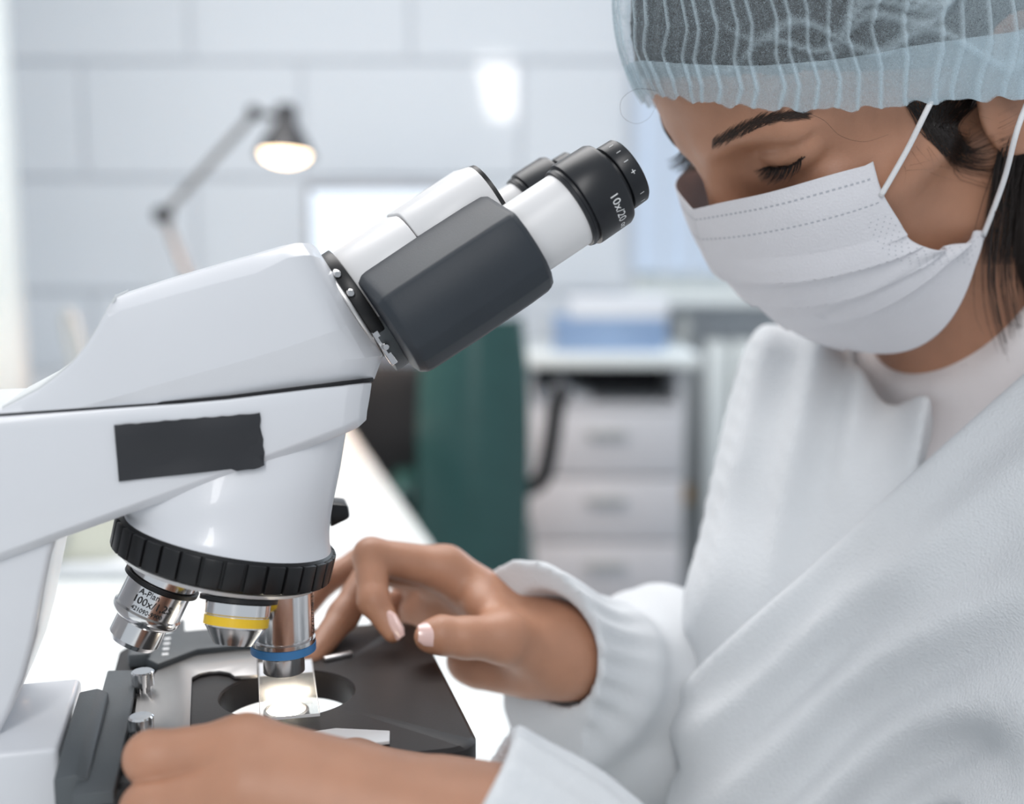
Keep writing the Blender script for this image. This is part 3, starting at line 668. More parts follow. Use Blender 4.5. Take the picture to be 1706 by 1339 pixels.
# --- stage with a round opening
SWT = .1520
def stage_plate():
    outer = []
    u0, u1, v0, v1, r = -.0780, .0745, -.0700, .0920, .012
    for cx, cy, a0 in ((u1 - r, v1 - r, 0), (u0 + r, v1 - r, 90), (u0 + r, v0 + r, 180), (u1 - r, v0 + r, 270)):
        for i in range(13): a = math.radians(a0 + 90 * i / 12); outer.append((cx + r * math.cos(a), cy + r * math.sin(a)))
    dense = []
    for i in range(len(outer)):
        (xa, ya), (xb, yb) = outer[i], outer[(i + 1) % len(outer)]; k = max(1, int(math.hypot(xb - xa, yb - ya) / .004))
        dense += [(xa + (xb - xa) * j / k, ya + (yb - ya) * j / k) for j in range(k)]
    outer = dense; n = len(outer); hc = (.001, .0055); hole = []
    for i in range(n):
        a = math.atan2(outer[i][1] - hc[1], outer[i][0] - hc[0]); hole.append((hc[0] + .0300 * math.cos(a), hc[1] + .0275 * math.sin(a)))
    rings = [[(x, y, SWT - .0135) for x, y in hole], [(x, y, SWT - .001) for x, y in hole], [(x * 1.0 + (x - hc[0]) * .025, y + (y - hc[1]) * .025, SWT) for x, y in hole]]
    def sh(d): return [(x - math.copysign(d, x) if abs(x) > .04 else x, y - math.copysign(d, y - .01) if abs(y - .01) > .04 else y) for x, y in outer]
    rings += [[(x, y, SWT) for x, y in sh(.0018)], [(x, y, SWT - .0014) for x, y in outer], [(x, y, SWT - .0085) for x, y in outer], [(x, y, SWT - .0135) for x, y in sh(.006)]]
    V = [p for q in rings for p in q]; Fc = []; m = len(rings)
    for i in range(m):
        j = (i + 1) % m
        for k in range(n): l = (k + 1) % n; Fc.append((i * n + k, i * n + l, j * n + l, j * n + k))
    bm = bmesh.new(); vs = [bm.verts.new(p) for p in V]
    for q in Fc: bm.faces.new([vs[i] for i in q])
    return bmout(bm)
stg = mp('stage', stage_plate(), M['stage'], smooth=30)
mp('stage_arm', box2((-.09, -.03, .128), (-.03, .03, .1384), .002), M['stage_grey'], stg)
up = lambda a, b, h: (a, b, h)
mp('stage_strip', prism([(-.0795, .0400), (-.0655, .0370), (-.0655, -.085), (-.0795, -.085)], SWT + .0001, SWT + .0055, up, .0008), M['stage_grey'], stg)
hold = [(-.0648, .0148), (-.0573, .0436), (-.050, .0540), (-.0399, .0596), (-.030, .0615), (-.0209, .0617), (-.0125, .0597), (-.0108, .0500), (-.0112, .0449), (-.0117, .0259), (-.0223, .0271), (-.0245, .0322), (-.029, .0355), (-.0336, .0361), (-.038, .0345), (-.0414, .0303), (-.0405, -.040), (-.0280, -.047), (-.0280, -.060), (-.0626, -.060)]
hd_ = mp('slide_holder', prism(hold, SWT + .0003, SWT + .0022, up, .0004), M['holder'], stg)
mp('clip_finger', prism([(-.028, -.047), (.0077, -.0430), (.0185, -.0420), (.0400, -.0500), (.0385, -.0600), (-.028, -.060)], SWT + .0004, SWT + .0020, up, .0004), M['tube'], stg)
for a, b in ((-.0622, .0185), (-.0595, -.0330)):
    kn = [(a, b)]
    vf = lathe([(.0036, 0), (.0036, .003), (.0050, .0032), (.0050, .0090), (.0044, .0096)], (a, b, SWT + .002), (0, 0, 1), 36)
    vs = [(x + (x - a) * (.02 if k % 2 else -.02), y + (y - b) * (.02 if k % 2 else -.02), z) for k, (x, y, z) in enumerate(vf[0])]
    mp('thumbscrew', (vs, vf[1]), M['chrome'], hd_, smooth=20)
sca = mp('scale_block', prism([(-.0668, .0588), (-.0611, .0860), (-.0530, .0885), (-.0536, .1060), (-.0472, .1080), (-.0465, .0890), (-.0343, .0894), (-.010, .0900), (-.010, .0620), (-.0399, .0600), (-.0573, .0440)], SWT + .0003, SWT + .0050, up, .0006), M['stage_grey'], stg)
for k in range(4): mp('scale_mark', box((-.0545, .0560 + k * .0075, SWT + .0051), (.0030, .0032, .0002)), M['wink'], sca)
mp('scale_end', box((-.0665, .064, SWT + .004), (.010, .022, .007), .0015), M['stage_grey'], stg)
mp('stop_pin', box((.0274, .0435, SWT + .0012), (.0150, .0030, .0024), .0006, rot=Matrix.Rotation(.34, 3, 'Z')), M['steel'], stg)
# condenser with its lit top lens below the opening
cn = mp('condenser', lathe([(.019, -.055), (.019, -.012), (.015, -.010), (.0105, -.003), (.0100, 0), (.0088, .0006), (.0080, 0)], (0, -.001, SWT - .0052), (0, 0, 1), 48), M['steel'])
mp('condenser_lens', lathe([(.0079, .0002), (.0062, .0022), (.0030, .0034), (.0003, .0036)], (0, -.001, SWT - .0052), (0, 0, 1), 40), M['lampglass'], cn)
mp('stage_drive', lathe([(.005, -.075), (.005, -.036), (.012, -.036), (.012, -.022), (.010, -.020), (.010, .0)], (-.052, -.078, SWT - .010), (0, 0, 1), 32), M['black'])
mp('focus_knob', lathe([(.020, -.02), (.026, -.018), (.026, .0), (.018, .002), (.018, .016), (.015, .018)], (-.15, -.112, .085), (0, -1, 0), 40), M['black'])
# glass slide lying on the stage
sl = empty('microscope_slide', tuple(s2w(.001, .004, SWT + .0024)), TH - .02, 'clear glass slide lit from below on the black stage', 'slide')
obj('glass_plate', box((0, 0, .0006), (.0250, .066, .0011), .0001), M['thin'], sl, local=True)
obj('label_area', box((0, .0235, .00125), (.0242, .0165, .0001)), M['paper'], sl, local=True)
for q, sz in (((-.0125, 0, .0006), (.0003, .066, .0013)), ((.0125, 0, .0006), (.0003, .066, .0013)), ((0, -.033, .0006), (.025, .0003, .0013)), ((0, .033, .0006), (.025, .0003, .0013))):
    obj('lit_edge', box(q, sz), M['tube'], sl, local=True)  # white strips put in for the light caught along the glass edges
obj('cover_slip', box((0, -.012, .0013), (.020, .020, .00015)), M['thin'], sl, local=True)
#@PERSON
# ================================================================== the person
per = empty('person', (.36, .66, -.75), 0, 'person in white gown, blue hair cap and face mask looking into the microscope', 'person')
hs = 1.03; ps_, pt_, rl_ = math.radians(20), math.radians(37), math.radians(-8)
_fh = np.array([-math.cos(ps_), -math.sin(ps_), 0]); _L = np.array([math.sin(ps_), -math.cos(ps_), 0]); _Z = np.array([0, 0, 1.])
hF = _fh * math.cos(pt_) - _Z * math.sin(pt_); _U = _fh * math.sin(pt_) + _Z * math.cos(pt_)
hL = _L * math.cos(rl_) + _U * math.sin(rl_); hU = _U * math.cos(rl_) - _L * math.sin(rl_)
_u, _w = S(1306, 272, -.005); _e = s2w(_u, -.005, _w); E0 = _e - hs * (-2 * hF + 31 * hL) / 1000
def H(x, y, z): return E0 + hs / 1000 * (x * hF + y * hL + z * hU)    # head millimetres -> world
HM = np.stack([hF, hL, hU])
def HA(P): return E0 + hs / 1000 * (np.asarray(P) @ HM)
def hloc(p): return (HM @ (np.asarray(p) - E0)) / hs * 1000
def HP(px, py, y):                                                    # pixel on a sagittal plane of the head -> head millimetres
    r = ray(px, py); t = ((E0 - CAM) @ hL + y * hs / 1000) / (r @ hL); return hloc(CAM + t * r)

# ---- head and neck (head millimetres)
def head_sdf(P):
    X, Y, Z = P; A = (X, np.abs(Y), Z)
    d = el(P, (-78, 0, 36), (96, 74, 87))
    d = smin(d, el(P, (-42, 0, -42), (52, 57, 60)), 22)
    d = smin(d, el(P, (-42, 0, -82), (48, 47, 34)), 20)
    d = smin(d, rc(A, (-17, 0, -98), (-62, 42, -72), 14, 14), 16)     # jaw line and chin
    d = smin(d, rc(A, (-16, 38, -30), (-52, 59, -24), 14, 11), 16)     # cheek bone
    d = smin(d, rc(A, (9, 6, 18), (-6, 44, 18), 8, 8), 14)           # brow ridge
    d = smax(d, -el(A, (18, 33, 6), (18, 21, 12)), 8)                 # socket
    d = smin(d, el(A, (-9, 32.5, 6.5), (13.4, 18, 12.6)), 3.5)
    ex, ey, ez = (X + 9) / 13.4, (A[1] - 32.5) / 18, (Z - 6.5) / 12.6; rr_ = np.sqrt(ex * ex + ey * ey + ez * ez); ev = np.arctan2(ez - .10 * ey, np.sqrt(ex * ex + ey * ey))
    d = d + 1.3 * np.exp(-((ev - .30) / .13) ** 2) * np.exp(-((rr_ - 1.05) / .22) ** 2) * (ex > 0)    # crease of the upper lid           # lid over the eyeball
    d = smin(d, rc(A, (-9, 14, -15), (-13, 42, -17), 10, 10), 8)      # cheek below the eye
    # eye opening: a shallow cut along the lid margin
    d = smax(d, -el((X, A[1], Z - .09 * (A[1] - 33)), (8, 33.5, .3), (8, 14.5, 1.7)), 1.6)
    d = smin(d, rc(P, (12, 0, 4), (23, 0, -36), 7.5, 9), 9)
    d = smin(d, rc(A, (13, 8, -42), (16, 8, -40), 7, 7), 8)
    d = smin(d, rc(A, (8, 0, -74), (4, 14, -76), 9, 7), 8)            # lips under the mask
    # ears
    e = el((X * .94 + Z * .26, A[1] - .25 * (-(X + 92)), Z * .94 - X * .26), (-96, 76, 4), (20, 5.5, 31))
    e = smax(e, -el((X * .94 + Z * .26, A[1] - .25 * (-(X + 92)), Z * .94 - X * .26), (-95, 83, 7), (12, 7, 21)), 3)
    d = smin(d, e, 6)
    d = smin(d, rc(P, (-92, 0, -40), (-82, 0, -205), 55, 57), 24)
    d = smin(d, rc(A, (-88, 52, -50), (-52, 16, -190), 11, 9), 14)    # neck cord
    return d
ax, P = grid((-185, -96, -225), (58, 96, 128), 1.9)
hv, hf = nets(head_sdf(P), ax)
head_bvh = BVHTree.FromPolygons([tuple(p) for p in hv], [tuple(map(int, q)) for q in hf])   # in head millimetres
def skin_hit(px, py, lift=.4):
    """where the view ray of a pixel meets the head; head millimetres"""
    o = hloc(CAM); r = HM @ ray(px, py); r /= np.linalg.norm(r)
    loc, nrm, i, dist = head_bvh.ray_cast(Vector(o), Vector(r))
    if loc is None: return None, None
    return np.array(loc) + np.array(nrm) * lift, np.array(nrm)
# ---- hands, built joint by joint
def hand(joints, palm, wrist, extra=(), h=.0011, kf=.0035, kp=.010):
    """joints: fingers, each a list of (world point, radius)"""
    allp = np.array([p for f in joints for p, r in f] + [p for p, r in wrist] + [q for a, b, ra, rb in palm for q in (a, b)])
    lo, hi = allp.min(0) - .022, allp.max(0) + .022
    ax, P = grid(lo, hi, h)
    d = None
    for a, b, ra, rb in palm:
        e = rc(P, a, b, ra, rb); d = e if d is None else smin(d, e, kp)
    for (a, ra), (b, rb) in zip(wrist[:-1], wrist[1:]): d = smin(d, rc(P, a, b, ra, rb), .014)
    fd = None
    for f in joints:
        g = None
        for (a, ra), (b, rb) in zip(f[:-1], f[1:]):
            e = rc(P, a, b, ra, rb); g = e if g is None else smin(g, e, kf)
        fd = g if fd is None else smin(fd, g, .0012)
    d = smin(d, fd, .006)
    for a, b, ra, rb, k in extra: d = smin(d, rc(P, a, b, ra, rb), k)
    return nets(d, ax)
# right hand on the far side of the stage
wr = W(935, 1085, .600); el_r = np.array([.20, .79, .005])
iM, mM, rM, lM = W(742, 948, .603), W(735, 955, .622), W(738, 972, .640), W(750, 995, .655)
fi = [(iM, .0115), (W(618, 925, .590), .0090), (W(622, 1000, .575), .0078), (W(655, 1052, .570), .0055)]
fm = [(mM, .0115), (W(625, 945, .612), .0090), (W(572, 1025, .590), .0080), (W(518, 1098, .562), .0056)]
fr = [(rM, .011), (W(600, 938, .650), .0085), (W(545, 965, .640), .0076), (W(500, 1025, .628), .0058)]
fl_ = [(lM, .0105), (W(668, 1002, .660), .0080), (W(640, 1040, .650), .0070), (W(665, 1058, .640), .0055)]
tC, tM, tI, tT = W(885, 1075, .585), W(838, 1062, .566), W(775, 1062, .557), W(716, 1060, .553)
ft = [(tC, .0150), (tM, .0125), (tI, .0098), (W(735, 1058, .554), .0092), (tT, .0076)]
palm = [(W(880, 1050, .606), iM, .0175, .0120), (W(885, 1060, .620), mM, .0165, .0120), (W(890, 1075, .632), rM, .016, .0115), (W(890, 1090, .640), lM, .015, .0105), (W(890, 1075, .588), W(800, 1010, .588), .016, .008), (W(850, 1075, .622), W(745, 1002, .634), .018, .015), (W(860, 1095, .630), W(775, 1045, .648), .016, .013), (W(870, 1105, .604), W(775, 1100, .606), .015, .010), (W(810, 1035, .628), W(700, 1020, .640), .015, .012)]
far_v, far_f = hand([fi, fm, fr, fl_, ft], palm, [(W(885, 1068, .612), .021), (wr, .0215), (wr + (el_r - wr) * .40, .026)], extra=[(W(870, 1105, .600), W(800, 1112, .606), .013, .009, .012), (tM, W(800, 985, .597), .008, .005, .008)])
# left hand closed on the near stage drive
D = .405
wl = W(860, 1408, D); el_l = np.array([.215, .37, -.035])
niM, nmM, nrM, nlM = W(408, 1252, D + .008), W(415, 1318, D - .002), W(440, 1398, D - .001), W(470, 1460, D + .006)
nfi = [(niM, .0120), (W(252, 1262, D + .008), .0092), (W(285, 1300, D + .030), .0085), (W(330, 1315, D + .040), .0070)]
nfm = [(nmM, .0122), (W(248, 1347, D + .000), .0094), (W(275, 1385, D + .026), .0086), (W(325, 1395, D + .036), .0070)]
nfr = [(nrM, .0118), (W(270, 1438, D + .002), .0092), (W(300, 1455, D + .026), .0082), (W(345, 1460, D + .036), .0066)]
nfl = [(nlM, .0108), (W(320, 1510, D + .010), .0084), (W(345, 1515, D + .030), .0075), (W(380, 1520, D + .038), .0062)]
nft = [(W(690, 1330, D + .030), .0160), (W(590, 1290, D + .040), .0130), (W(470, 1290, D + .050), .0098), (W(380, 1310, D + .052), .0076)]
npalm = [(W(745, 1362, D + .008), niM, .0185, .0128), (W(755, 1395, D + .002), nmM, .019, .0130), (W(765, 1430, D + .004), nrM, .018, .0122), (W(770, 1455, D + .010), nlM, .017, .0112), (W(720, 1345, D + .024), W(520, 1300, D + .028), .017, .013)]
near_v, near_f = hand([nfi, nfm, nfr, nfl, nft], npalm, [(W(770, 1392, D + .006), .0220), (wl, .0235), (wl + (el_l - wl) * .45, .030)], kf=.004, kp=.012)
# ---- torso and arms (world metres); used for the body core, the gown, the shirt
shN, shF = np.array([.322, .492, .222]), np.array([.247, .815, .205]); nb = H(-84, 0, -196)
TL = 3.6e-3
axg, G = grid((-.03, .29, -.26), (.50, .94, .37), TL)
G = [g.astype(np.float32) for g in G]
lat = np.array([math.sin(math.radians(16)), -math.cos(math.radians(16)), 0]); fwd = np.array([-math.cos(math.radians(16)), -math.sin(math.radians(16)), 0])
ch0, pel = nb + fwd * .015 + np.array([0, 0, -.10]), nb - fwd * .085 + np.array([0, 0, -.50])
def torso_sdf(G):
    d = rc(G, ch0 + lat * .075, pel + lat * .07, .095, .130)
    d = smin(d, rc(G, ch0 - lat * .075, pel - lat * .07, .095, .130), .05)
    d = smin(d, rc(G, nb + lat * .055 + np.array([0, 0, -.012]), shN, .050, .052), .05)
    d = smin(d, rc(G, nb - lat * .055 + np.array([0, 0, -.012]), shF, .050, .052), .05)
    return d
def arms_sdf(G, g=0.):
    aN = smin(rc(G, shN, el_l, .050 + g, .044 + g), rc(G, el_l, wl + (wl - el_l) * .02, .044 + g, .027 + g * .8), .03)
    aF = smin(rc(G, shF, el_r, .050 + g, .044 + g), rc(G, el_r, wr + (el_r - wr) * .10, .044 + g, .026 + g * .8), .03)
    return aN, aF
dT = torso_sdf(G); aN, aF = arms_sdf(G)
core = smin(dT, smin(aN, aF, .01), .03)
bv, bf = nets(core[::2, ::2, ::2] + .016, [a[::2] for a in axg])
vs = [HA(hv), far_v, near_v, bv]; fs = [hf, far_f, near_f, bf]; off = 0; V_, F_ = [], []
for a, b in zip(vs, fs): V_.append(a); F_.append(b + off); off += len(a)
body = mesh_obj('body', np_mesh('body', np.concatenate(V_), np.concatenate(F_)), M['skin'], per, smooth=180)

# ---- finger nails
def nail(c, along, nrm, ln, wd, label=None):
    c, along, nrm = np.asarray(c), np.asarray(along, float), np.asarray(nrm, float); along /= np.linalg.norm(along); nrm -= along * (nrm @ along); nrm /= np.linalg.norm(nrm); sd = np.cross(along, nrm)
    V = []; Fc = []; n, m = 10, 8
    for lay in (0, 1):
        for i in range(n + 1):
            t = i / n * 2 - 1
            for j in range(m + 1):
                q = (j / m * 2 - 1) * (1 - .30 * max(0, abs(t) - .55) / .45)
                ww = wd * q * (1 - .10 * max(0, t)); V.append(c + along * ln * t + sd * ww + nrm * (-wd * .55 * q * q - ln * .12 * t * t - .0007 * lay))
    k = m + 1; Q = (n + 1) * k
    for i in range(n):
        for j in range(m): a = i * k + j; Fc += [(a, a + 1, a + k + 1, a + k), (Q + a, Q + a + k, Q + a + k + 1, Q + a + 1)]
    rim = list(range(k)) + [i * k + m for i in range(1, n + 1)] + [n * k + j for j in range(m - 1, -1, -1)] + [i * k for i in range(n - 1, 0, -1)]
    for i in range(len(rim)): a, b = rim[i], rim[(i + 1) % len(rim)]; Fc.append((a, Q + a, Q + b, b))
    bm = bmesh.new(); vv = [bm.verts.new(tuple(p)) for p in V]
    for q in Fc: bm.faces.new([vv[i] for i in q])
    return obj('fingernail', bmout(bm), M['nail'], per, smooth=60)
tc_ = -ray(720, 1060)
nail(W(722, 1052, .5452), tT - tI, tc_ + cU * .35 - cR * .25, .0070, .0062)
a_ = fi[3][0] - fi[2][0]
nail(W(649, 1046, .5655), a_, -cR * .8 - cU * .25 + tc_ * .75, .0072, .0052)

# ---- eyes, lashes, brows
ec = {s: np.array([-9, s * 32.5, 6.5]) for s in (1, -1)}
def tube_set(name, strands, r0, m, parent=per, seg=4, taper=.15, kind=None):
    V = []; Fc = []
    for st_, rr in strands:
        n = len(st_); v, f = tube(st_, [rr * (1 - (1 - taper) * i / (n - 1)) for i in range(n)], seg); o = len(V); V += v; Fc += [tuple(i + o for i in q) for q in f]
    return obj(name, (V, Fc), m, parent, smooth=180, kind=kind)
for s in (1, -1):
    e = obj('eyeball', lathe([(12.0 * hs / 1000 * math.sin(a), -12.0 * hs / 1000 * math.cos(a)) for a in np.linspace(.02, math.pi - .02, 24)], H(*(ec[s] + np.array([-.4, 0, -.6]))), H(1, 0, -.75) - H(0, 0, 0), 32), M['eyew'], per, smooth=180)
    obj('iris', lathe([(5.6e-3, 0), (5.0e-3, .0009), (3e-3, .0012), (.2e-3, .0014)], H(*(ec[s] + np.array([7.6, 0, -8.2]))), H(1, 0, -.75) - H(0, 0, 0), 24), M['iris'], e, smooth=180)
    strands = []
    for k in range(120):
        t = (k + .5) / 120 * 2 - 1 + RNG.normal() * .012
        az = t * 56; elv = -24 + 9 * t * t + (6 * t) + RNG.normal() * 1.5
        a, b = math.radians(az), math.radians(elv)
        n0 = np.array([math.cos(b) * math.cos(a), s * math.sin(a), math.sin(b)]); p = ec[s] + n0 * np.array([13.4, 17.8, 12.8])
        ln = (9.6 + 1.6 * t) * (1 - .35 * max(0, -t)) * (.75 + .4 * RNG.random())
        dr = np.array([.95, s * (.55 * t + .12 + RNG.normal() * .08), -.55 + RNG.normal() * .08]); dr /= np.linalg.norm(dr)
        cu = np.array([.05, 0, .55])
        strands.append(([H(*(p + dr * ln * q + cu * ln * q * q * .55)) for q in np.linspace(0, 1, 6)], .00019))
    tube_set('eyelashes', strands, .0002, M['lash'])
    # lid margin
    lid = []
    for t in np.linspace(-1, 1, 25):
        a, b = math.radians(t * 60), math.radians(-25 + 9 * t * t + 6 * t); lid.append(H(*(ec[s] + np.array([math.cos(b) * math.cos(a) * 13.5, s * math.sin(a) * 18.0, math.sin(b) * 12.8]))))
    obj('lid_line', tube(lid, [.00028 + .00035 * (1 - abs(t)) for t in np.linspace(-1, 1, 25)], 6), M['lash'], per, smooth=180)
cen = [(1186, 241), (1208, 232), (1235, 218), (1262, 205), (1290, 197), (1318, 193), (1345, 192)]
wid = [9, 11.5, 11.5, 10.5, 9, 6, 2]
brow = []
cl = spline(cen, 60); wl_ = np.interp(np.linspace(0, 6, 60), range(7), wid)
for k in range(760):
    i = int(RNG.random() ** .95 * 56); q = RNG.normal() * .5
    if abs(q) > 1: continue
    c0 = cl[i] + np.array([0, q * wl_[i]]); tang = cl[min(i + 3, 59)] - cl[i]; tang /= np.linalg.norm(tang)
    up_ = -.65 * (1 - i / 56) + q * .45 * (i / 56 + .3) * -1 * -.6
    dr = tang + np.array([0, up_]); dr /= np.linalg.norm(dr); ln = 12 + 8 * RNG.random()
    pts = [skin_hit(*(c0 + dr * ln * t), lift=.15 + .5 * t * (1 - t) * 2)[0] for t in (0, .5, 1)]
    if any(p is None for p in pts): continue
    brow.append((np.array(pts), RNG.uniform(.00007, .00012)))
for s in (1, -1):
    tube_set('eyebrow', [([H(p[0], s * p[1], p[2]) for p in st_], r) for st_, r in brow], .0002, M['brow'], taper=.3)

# ---- hair: close shell under the cap, side lock, tail behind the ear
ax2, P2_ = grid((-195, -92, -70), (40, 92, 140), 2.6)
hd = el(P2_, (-79, 0, 36), (99, 76.5, 90)); X, Y, Z = P2_
hd = hd - 1.3 * np.sin(Y * .55 + X * .12) * np.sin(Z * .05) - .8 * np.sin(Y * 1.3 + Z * .15)
cutz = 62 + np.minimum(0, (X - 26)) * .62
hd = smax(hd, (cutz - Z) * .85, 6)
hd = smin(hd, el(P2_, (-142, 0, 22), (34, 46, 46)), 20)
hcv, hcf = nets(hd, ax2)
mesh_obj('hair', np_mesh('hair', HA(hcv), hcf), M['hair'], per, smooth=180)
strands = []
for k in range(190):
    a = RNG.random(); b = RNG.normal() * 1.3
    path = [(1500 + 135 * a, 164), (1534 + 50 * a + 5 * b, 205 + 6 * a), (1556 + 40 * a + 7 * b, 243 - 14 * a + 6 * b), (1592 + 22 * a, 274 - 30 * a + 9 * b), (1640 + 10 * b, 280 - 34 * a + 14 * b), (1672 + 22 * a, 268 - 45 * a + 20 * b)]
    cut = RNG.integers(4, 7)
    pts = []
    for q in spline(path[:cut], 14):
        p, n = skin_hit(*q, lift=.6 + 1.6 * RNG.random() * 0 + 1.2 * a)
        if p is not None: pts.append(H(*p))
    if len(pts) > 6: strands.append((pts, RNG.uniform(.00012, .00022)))
for k in range(32):                                                  # fine hairs on the temple
    x, y = RNG.uniform(1500, 1660), RNG.uniform(185, 300); a = RNG.uniform(-.3, 1.2); ln = RNG.uniform(25, 60); cv_ = RNG.normal() * 8
    pts = [skin_hit(x + math.cos(a) * ln * t + cv_ * t * t, y + math.sin(a) * ln * t * .7 - cv_ * t * t, .5)[0] for t in np.linspace(0, 1, 7)]
    if all(p is not None for p in pts): strands.append(([H(*p) for p in pts], .000045))
tube_set('side_hair', strands, .0002, M['hair'])
strands = []
for k in range(420):
    a = RNG.random(); b = RNG.normal(); y = 66 - 6 * a + 3 * RNG.normal()
    x0 = 1662 + 100 * a; path = [(x0 + 14, 205), (x0 - 2, 262), (x0 - 14 + 5 * b, 350), (x0 - 22 + 9 * b, 440), (x0 - 14 + 13 * b, 520), (x0 + 8 + 16 * b, 600 + 20 * b)]
    m = 4 if (k % 3) else 6
    ys = np.linspace(y + 4, y - 10, 6)
    strands.append((spline([H(*HP(px, py, yy)) for (px, py), yy in list(zip(path, ys))[:m]], 14), RNG.uniform(.00016, .0003)))
tube_set('loose_hair', strands, .0003, M['hair'])
core_pts = [H(-118, 52, 30), H(-116, 60, 0), H(*HP(1722, 270, 60)), H(*HP(1716, 350, 60)), H(*HP(1718, 430, 57)), H(*HP(1728, 520, 52)), H(*HP(1740, 600, 48))]
obj('hair_tail', tube(spline(core_pts, 20), np.interp(np.linspace(0, 1, 20), [0, .15, .3, .6, 1], [.010, .013, .015, .011, .001]), 20), M['hair'], per, smooth=180)
fly = []
for path, y in (([(1098, 152), (1062, 148), (1036, 165), (1036, 192), (1058, 206), (1082, 196), (1096, 168)], 4), ([(1338, 186), (1372, 200), (1400, 226), (1440, 236), (1480, 224)], 62), ([(1640, 560), (1610, 590), (1605, 630), (1640, 668), (1690, 684)], 34), ([(1690, 540), (1650, 590), (1600, 610)], 40), ([(1700, 520), (1680, 570), (1640, 600), (1620, 640)], 40)):
    fly.append((spline([H(*HP(px, py, y)) for px, py in path], 24), .00007))
tube_set('stray_hair', fly, .0001, M['hair'], taper=.6)

# ---- bouffant cap
NA, NT = 1300, 100
_unused = np.radians([0, 25, 45, 65, 80, 92, 105, 125, 150, 180]); 
hem_x = [31, 29, 21, 1, -25, -54, -82, -122, -160, -178]; hem_y = [0, 27, 43, 57, 67, 77, 87, 84, 52, 0]; hem_z = [59, 57.5, 48, 31, 13, -2, -14, -22, -24, -24]
def cap_surface(scale, t0, t1, nt, seed, inner=0.):
    az = np.linspace(0, 2 * np.pi, NA, endpoint=False); aa = np.where(az > np.pi, 2 * np.pi - az, az); sg = np.where(az > np.pi, -1, 1)
    hx = -78 + 101 * np.cos(aa); hy = (77 + 10 * np.exp(-((aa - 1.85) / .45) ** 2)) * np.sin(aa); hz = np.zeros_like(aa)
    for i, a in enumerate(aa):                                        # height of the hem along the brow, over the ear and round the nape
        if a > 1.75: hz[i] = np.nan; continue
        lo_, hi_ = -60., 110.
        for _ in range(22):
            m_ = (lo_ + hi_) / 2; p_ = H(hx[i], hy[i], m_) - CAM; z_ = p_ @ cF; qx, qy = 853 + FPX * (p_ @ cR) / z_, 669.5 - FPX * (p_ @ cU) / z_
            if qy > np.interp(qx, [1040, 1060, 1095, 1180, 1300, 1450, 1560, 1640], [152, 155, 160, 172, 183, 180, 168, 165]): lo_ = m_
            else: hi_ = m_
        hz[i] = m_
    ok = ~np.isnan(hz); za = hz[ok][np.argmax(aa[ok])]; hz[~ok] = za + (-26 - za) * np.clip((aa[~ok] - 1.75) / .9, 0, 1) ** .8
    hy = hy * sg
    k = 13
    def sm(v):
        w = np.concatenate([v[-k:], v, v[:k]]); return np.convolve(w, np.ones(2 * k + 1) / (2 * k + 1), 'valid')
    hx, hy, hz = sm(hx), sm(hy), sm(hz)
    T = np.linspace(t0, t1, nt)[:, None]
    apex = np.array([-95., 0, 134.])
    # lower part rises outward then closes over the crown
    cx_, cy_, cz_ = -78, 0, 36
    ang = T * (np.pi / 2)
    bl = np.sin(ang); co = np.cos(ang)
    puff = 1 + scale * np.sin(np.pi * np.minimum(1, T * 1.15)) ** .8
    back = .5 * (1 - np.cos(aa))[None, :]
    front = np.clip(np.cos(aa), 0, 1)[None, :]
    puff = 1 + (puff - 1) * (1 - front)
    Xc = cx_ + (hx - cx_)[None, :] * co ** (.72 + .3 * front) * puff * (1 + .05 * back)
    Yc = hy[None, :] * co ** .72 * puff
    Zc = hz[None, :] * (1 - bl) + (cz_ + 104) * bl + 8 * np.sin(np.pi * T) * (1 - back) * 0
    # pleats
    r = np.random.default_rng(seed); ph = np.cumsum(r.uniform(.55, 1.5, 400)); ph = ph / ph[70] * 2 * np.pi; ph = ph[:70]
    warp = -.75 * T * np.sin(az)[None, :] + .05 * np.abs(((T * 6 + .15 * np.sin(3 * az)[None, :]) % 1) - .5) + .022 * np.sin(3 * T * np.pi + 5 * az[None, :]) * (1 - .3 * back) + .02 * np.sin(9 * T + 11 * az[None, :]) * T
    q = (az[None, :] + warp) % (2 * np.pi)
    pe = np.sort(np.concatenate([ph - 2 * np.pi, ph, ph + 2 * np.pi])); id_ = np.searchsorted(pe, q); lo_, hi_ = pe[id_ - 1], pe[np.minimum(id_, len(pe) - 1)]
    f = (q - lo_) / (hi_ - lo_); ridge = np.exp(-((np.minimum(f, 1 - f)) * (hi_ - lo_) * 190) ** 2 / 2.2)
    am = np.interp(T[:, 0], [0, .06, .22, .5, 1], [.4, .8, 1.1, 1.3, .5])[:, None]
    swell = am * (1.1 * np.sin(np.pi * f) + 1.5 * ridge)
    # larger crumpled folds on the side towards the back
    crump = np.zeros_like(q); cr = np.zeros_like(q)
    for j in range(13):
        a0, t_0, sl, wd_, amp = r.uniform(.95, 2.4) * (1 if j % 4 else -1), r.uniform(.13, .46), r.uniform(-.45, .45), r.uniform(.005, .011), r.uniform(1.4, 2.8)
        da = np.angle(np.exp(1j * (az[None, :] - a0))); ln = T - t_0 - sl * da * .5 - .03 * np.sin(14 * da + j)
        g = np.exp(-(ln / wd_) ** 2) * np.exp(-(da / .62) ** 4); crump += amp * g; cr = np.maximum(cr, g * min(1, amp / 3))
    dn = swell + crump * np.minimum(1, T * 4) - inner
    nx_, ny_, nz_ = (Xc - cx_) / 98 ** 2, Yc / 74 ** 2, (Zc - cz_) / 90 ** 2 * .8
    nn = np.sqrt(nx_ ** 2 + ny_ ** 2 + nz_ ** 2) + 1e-9
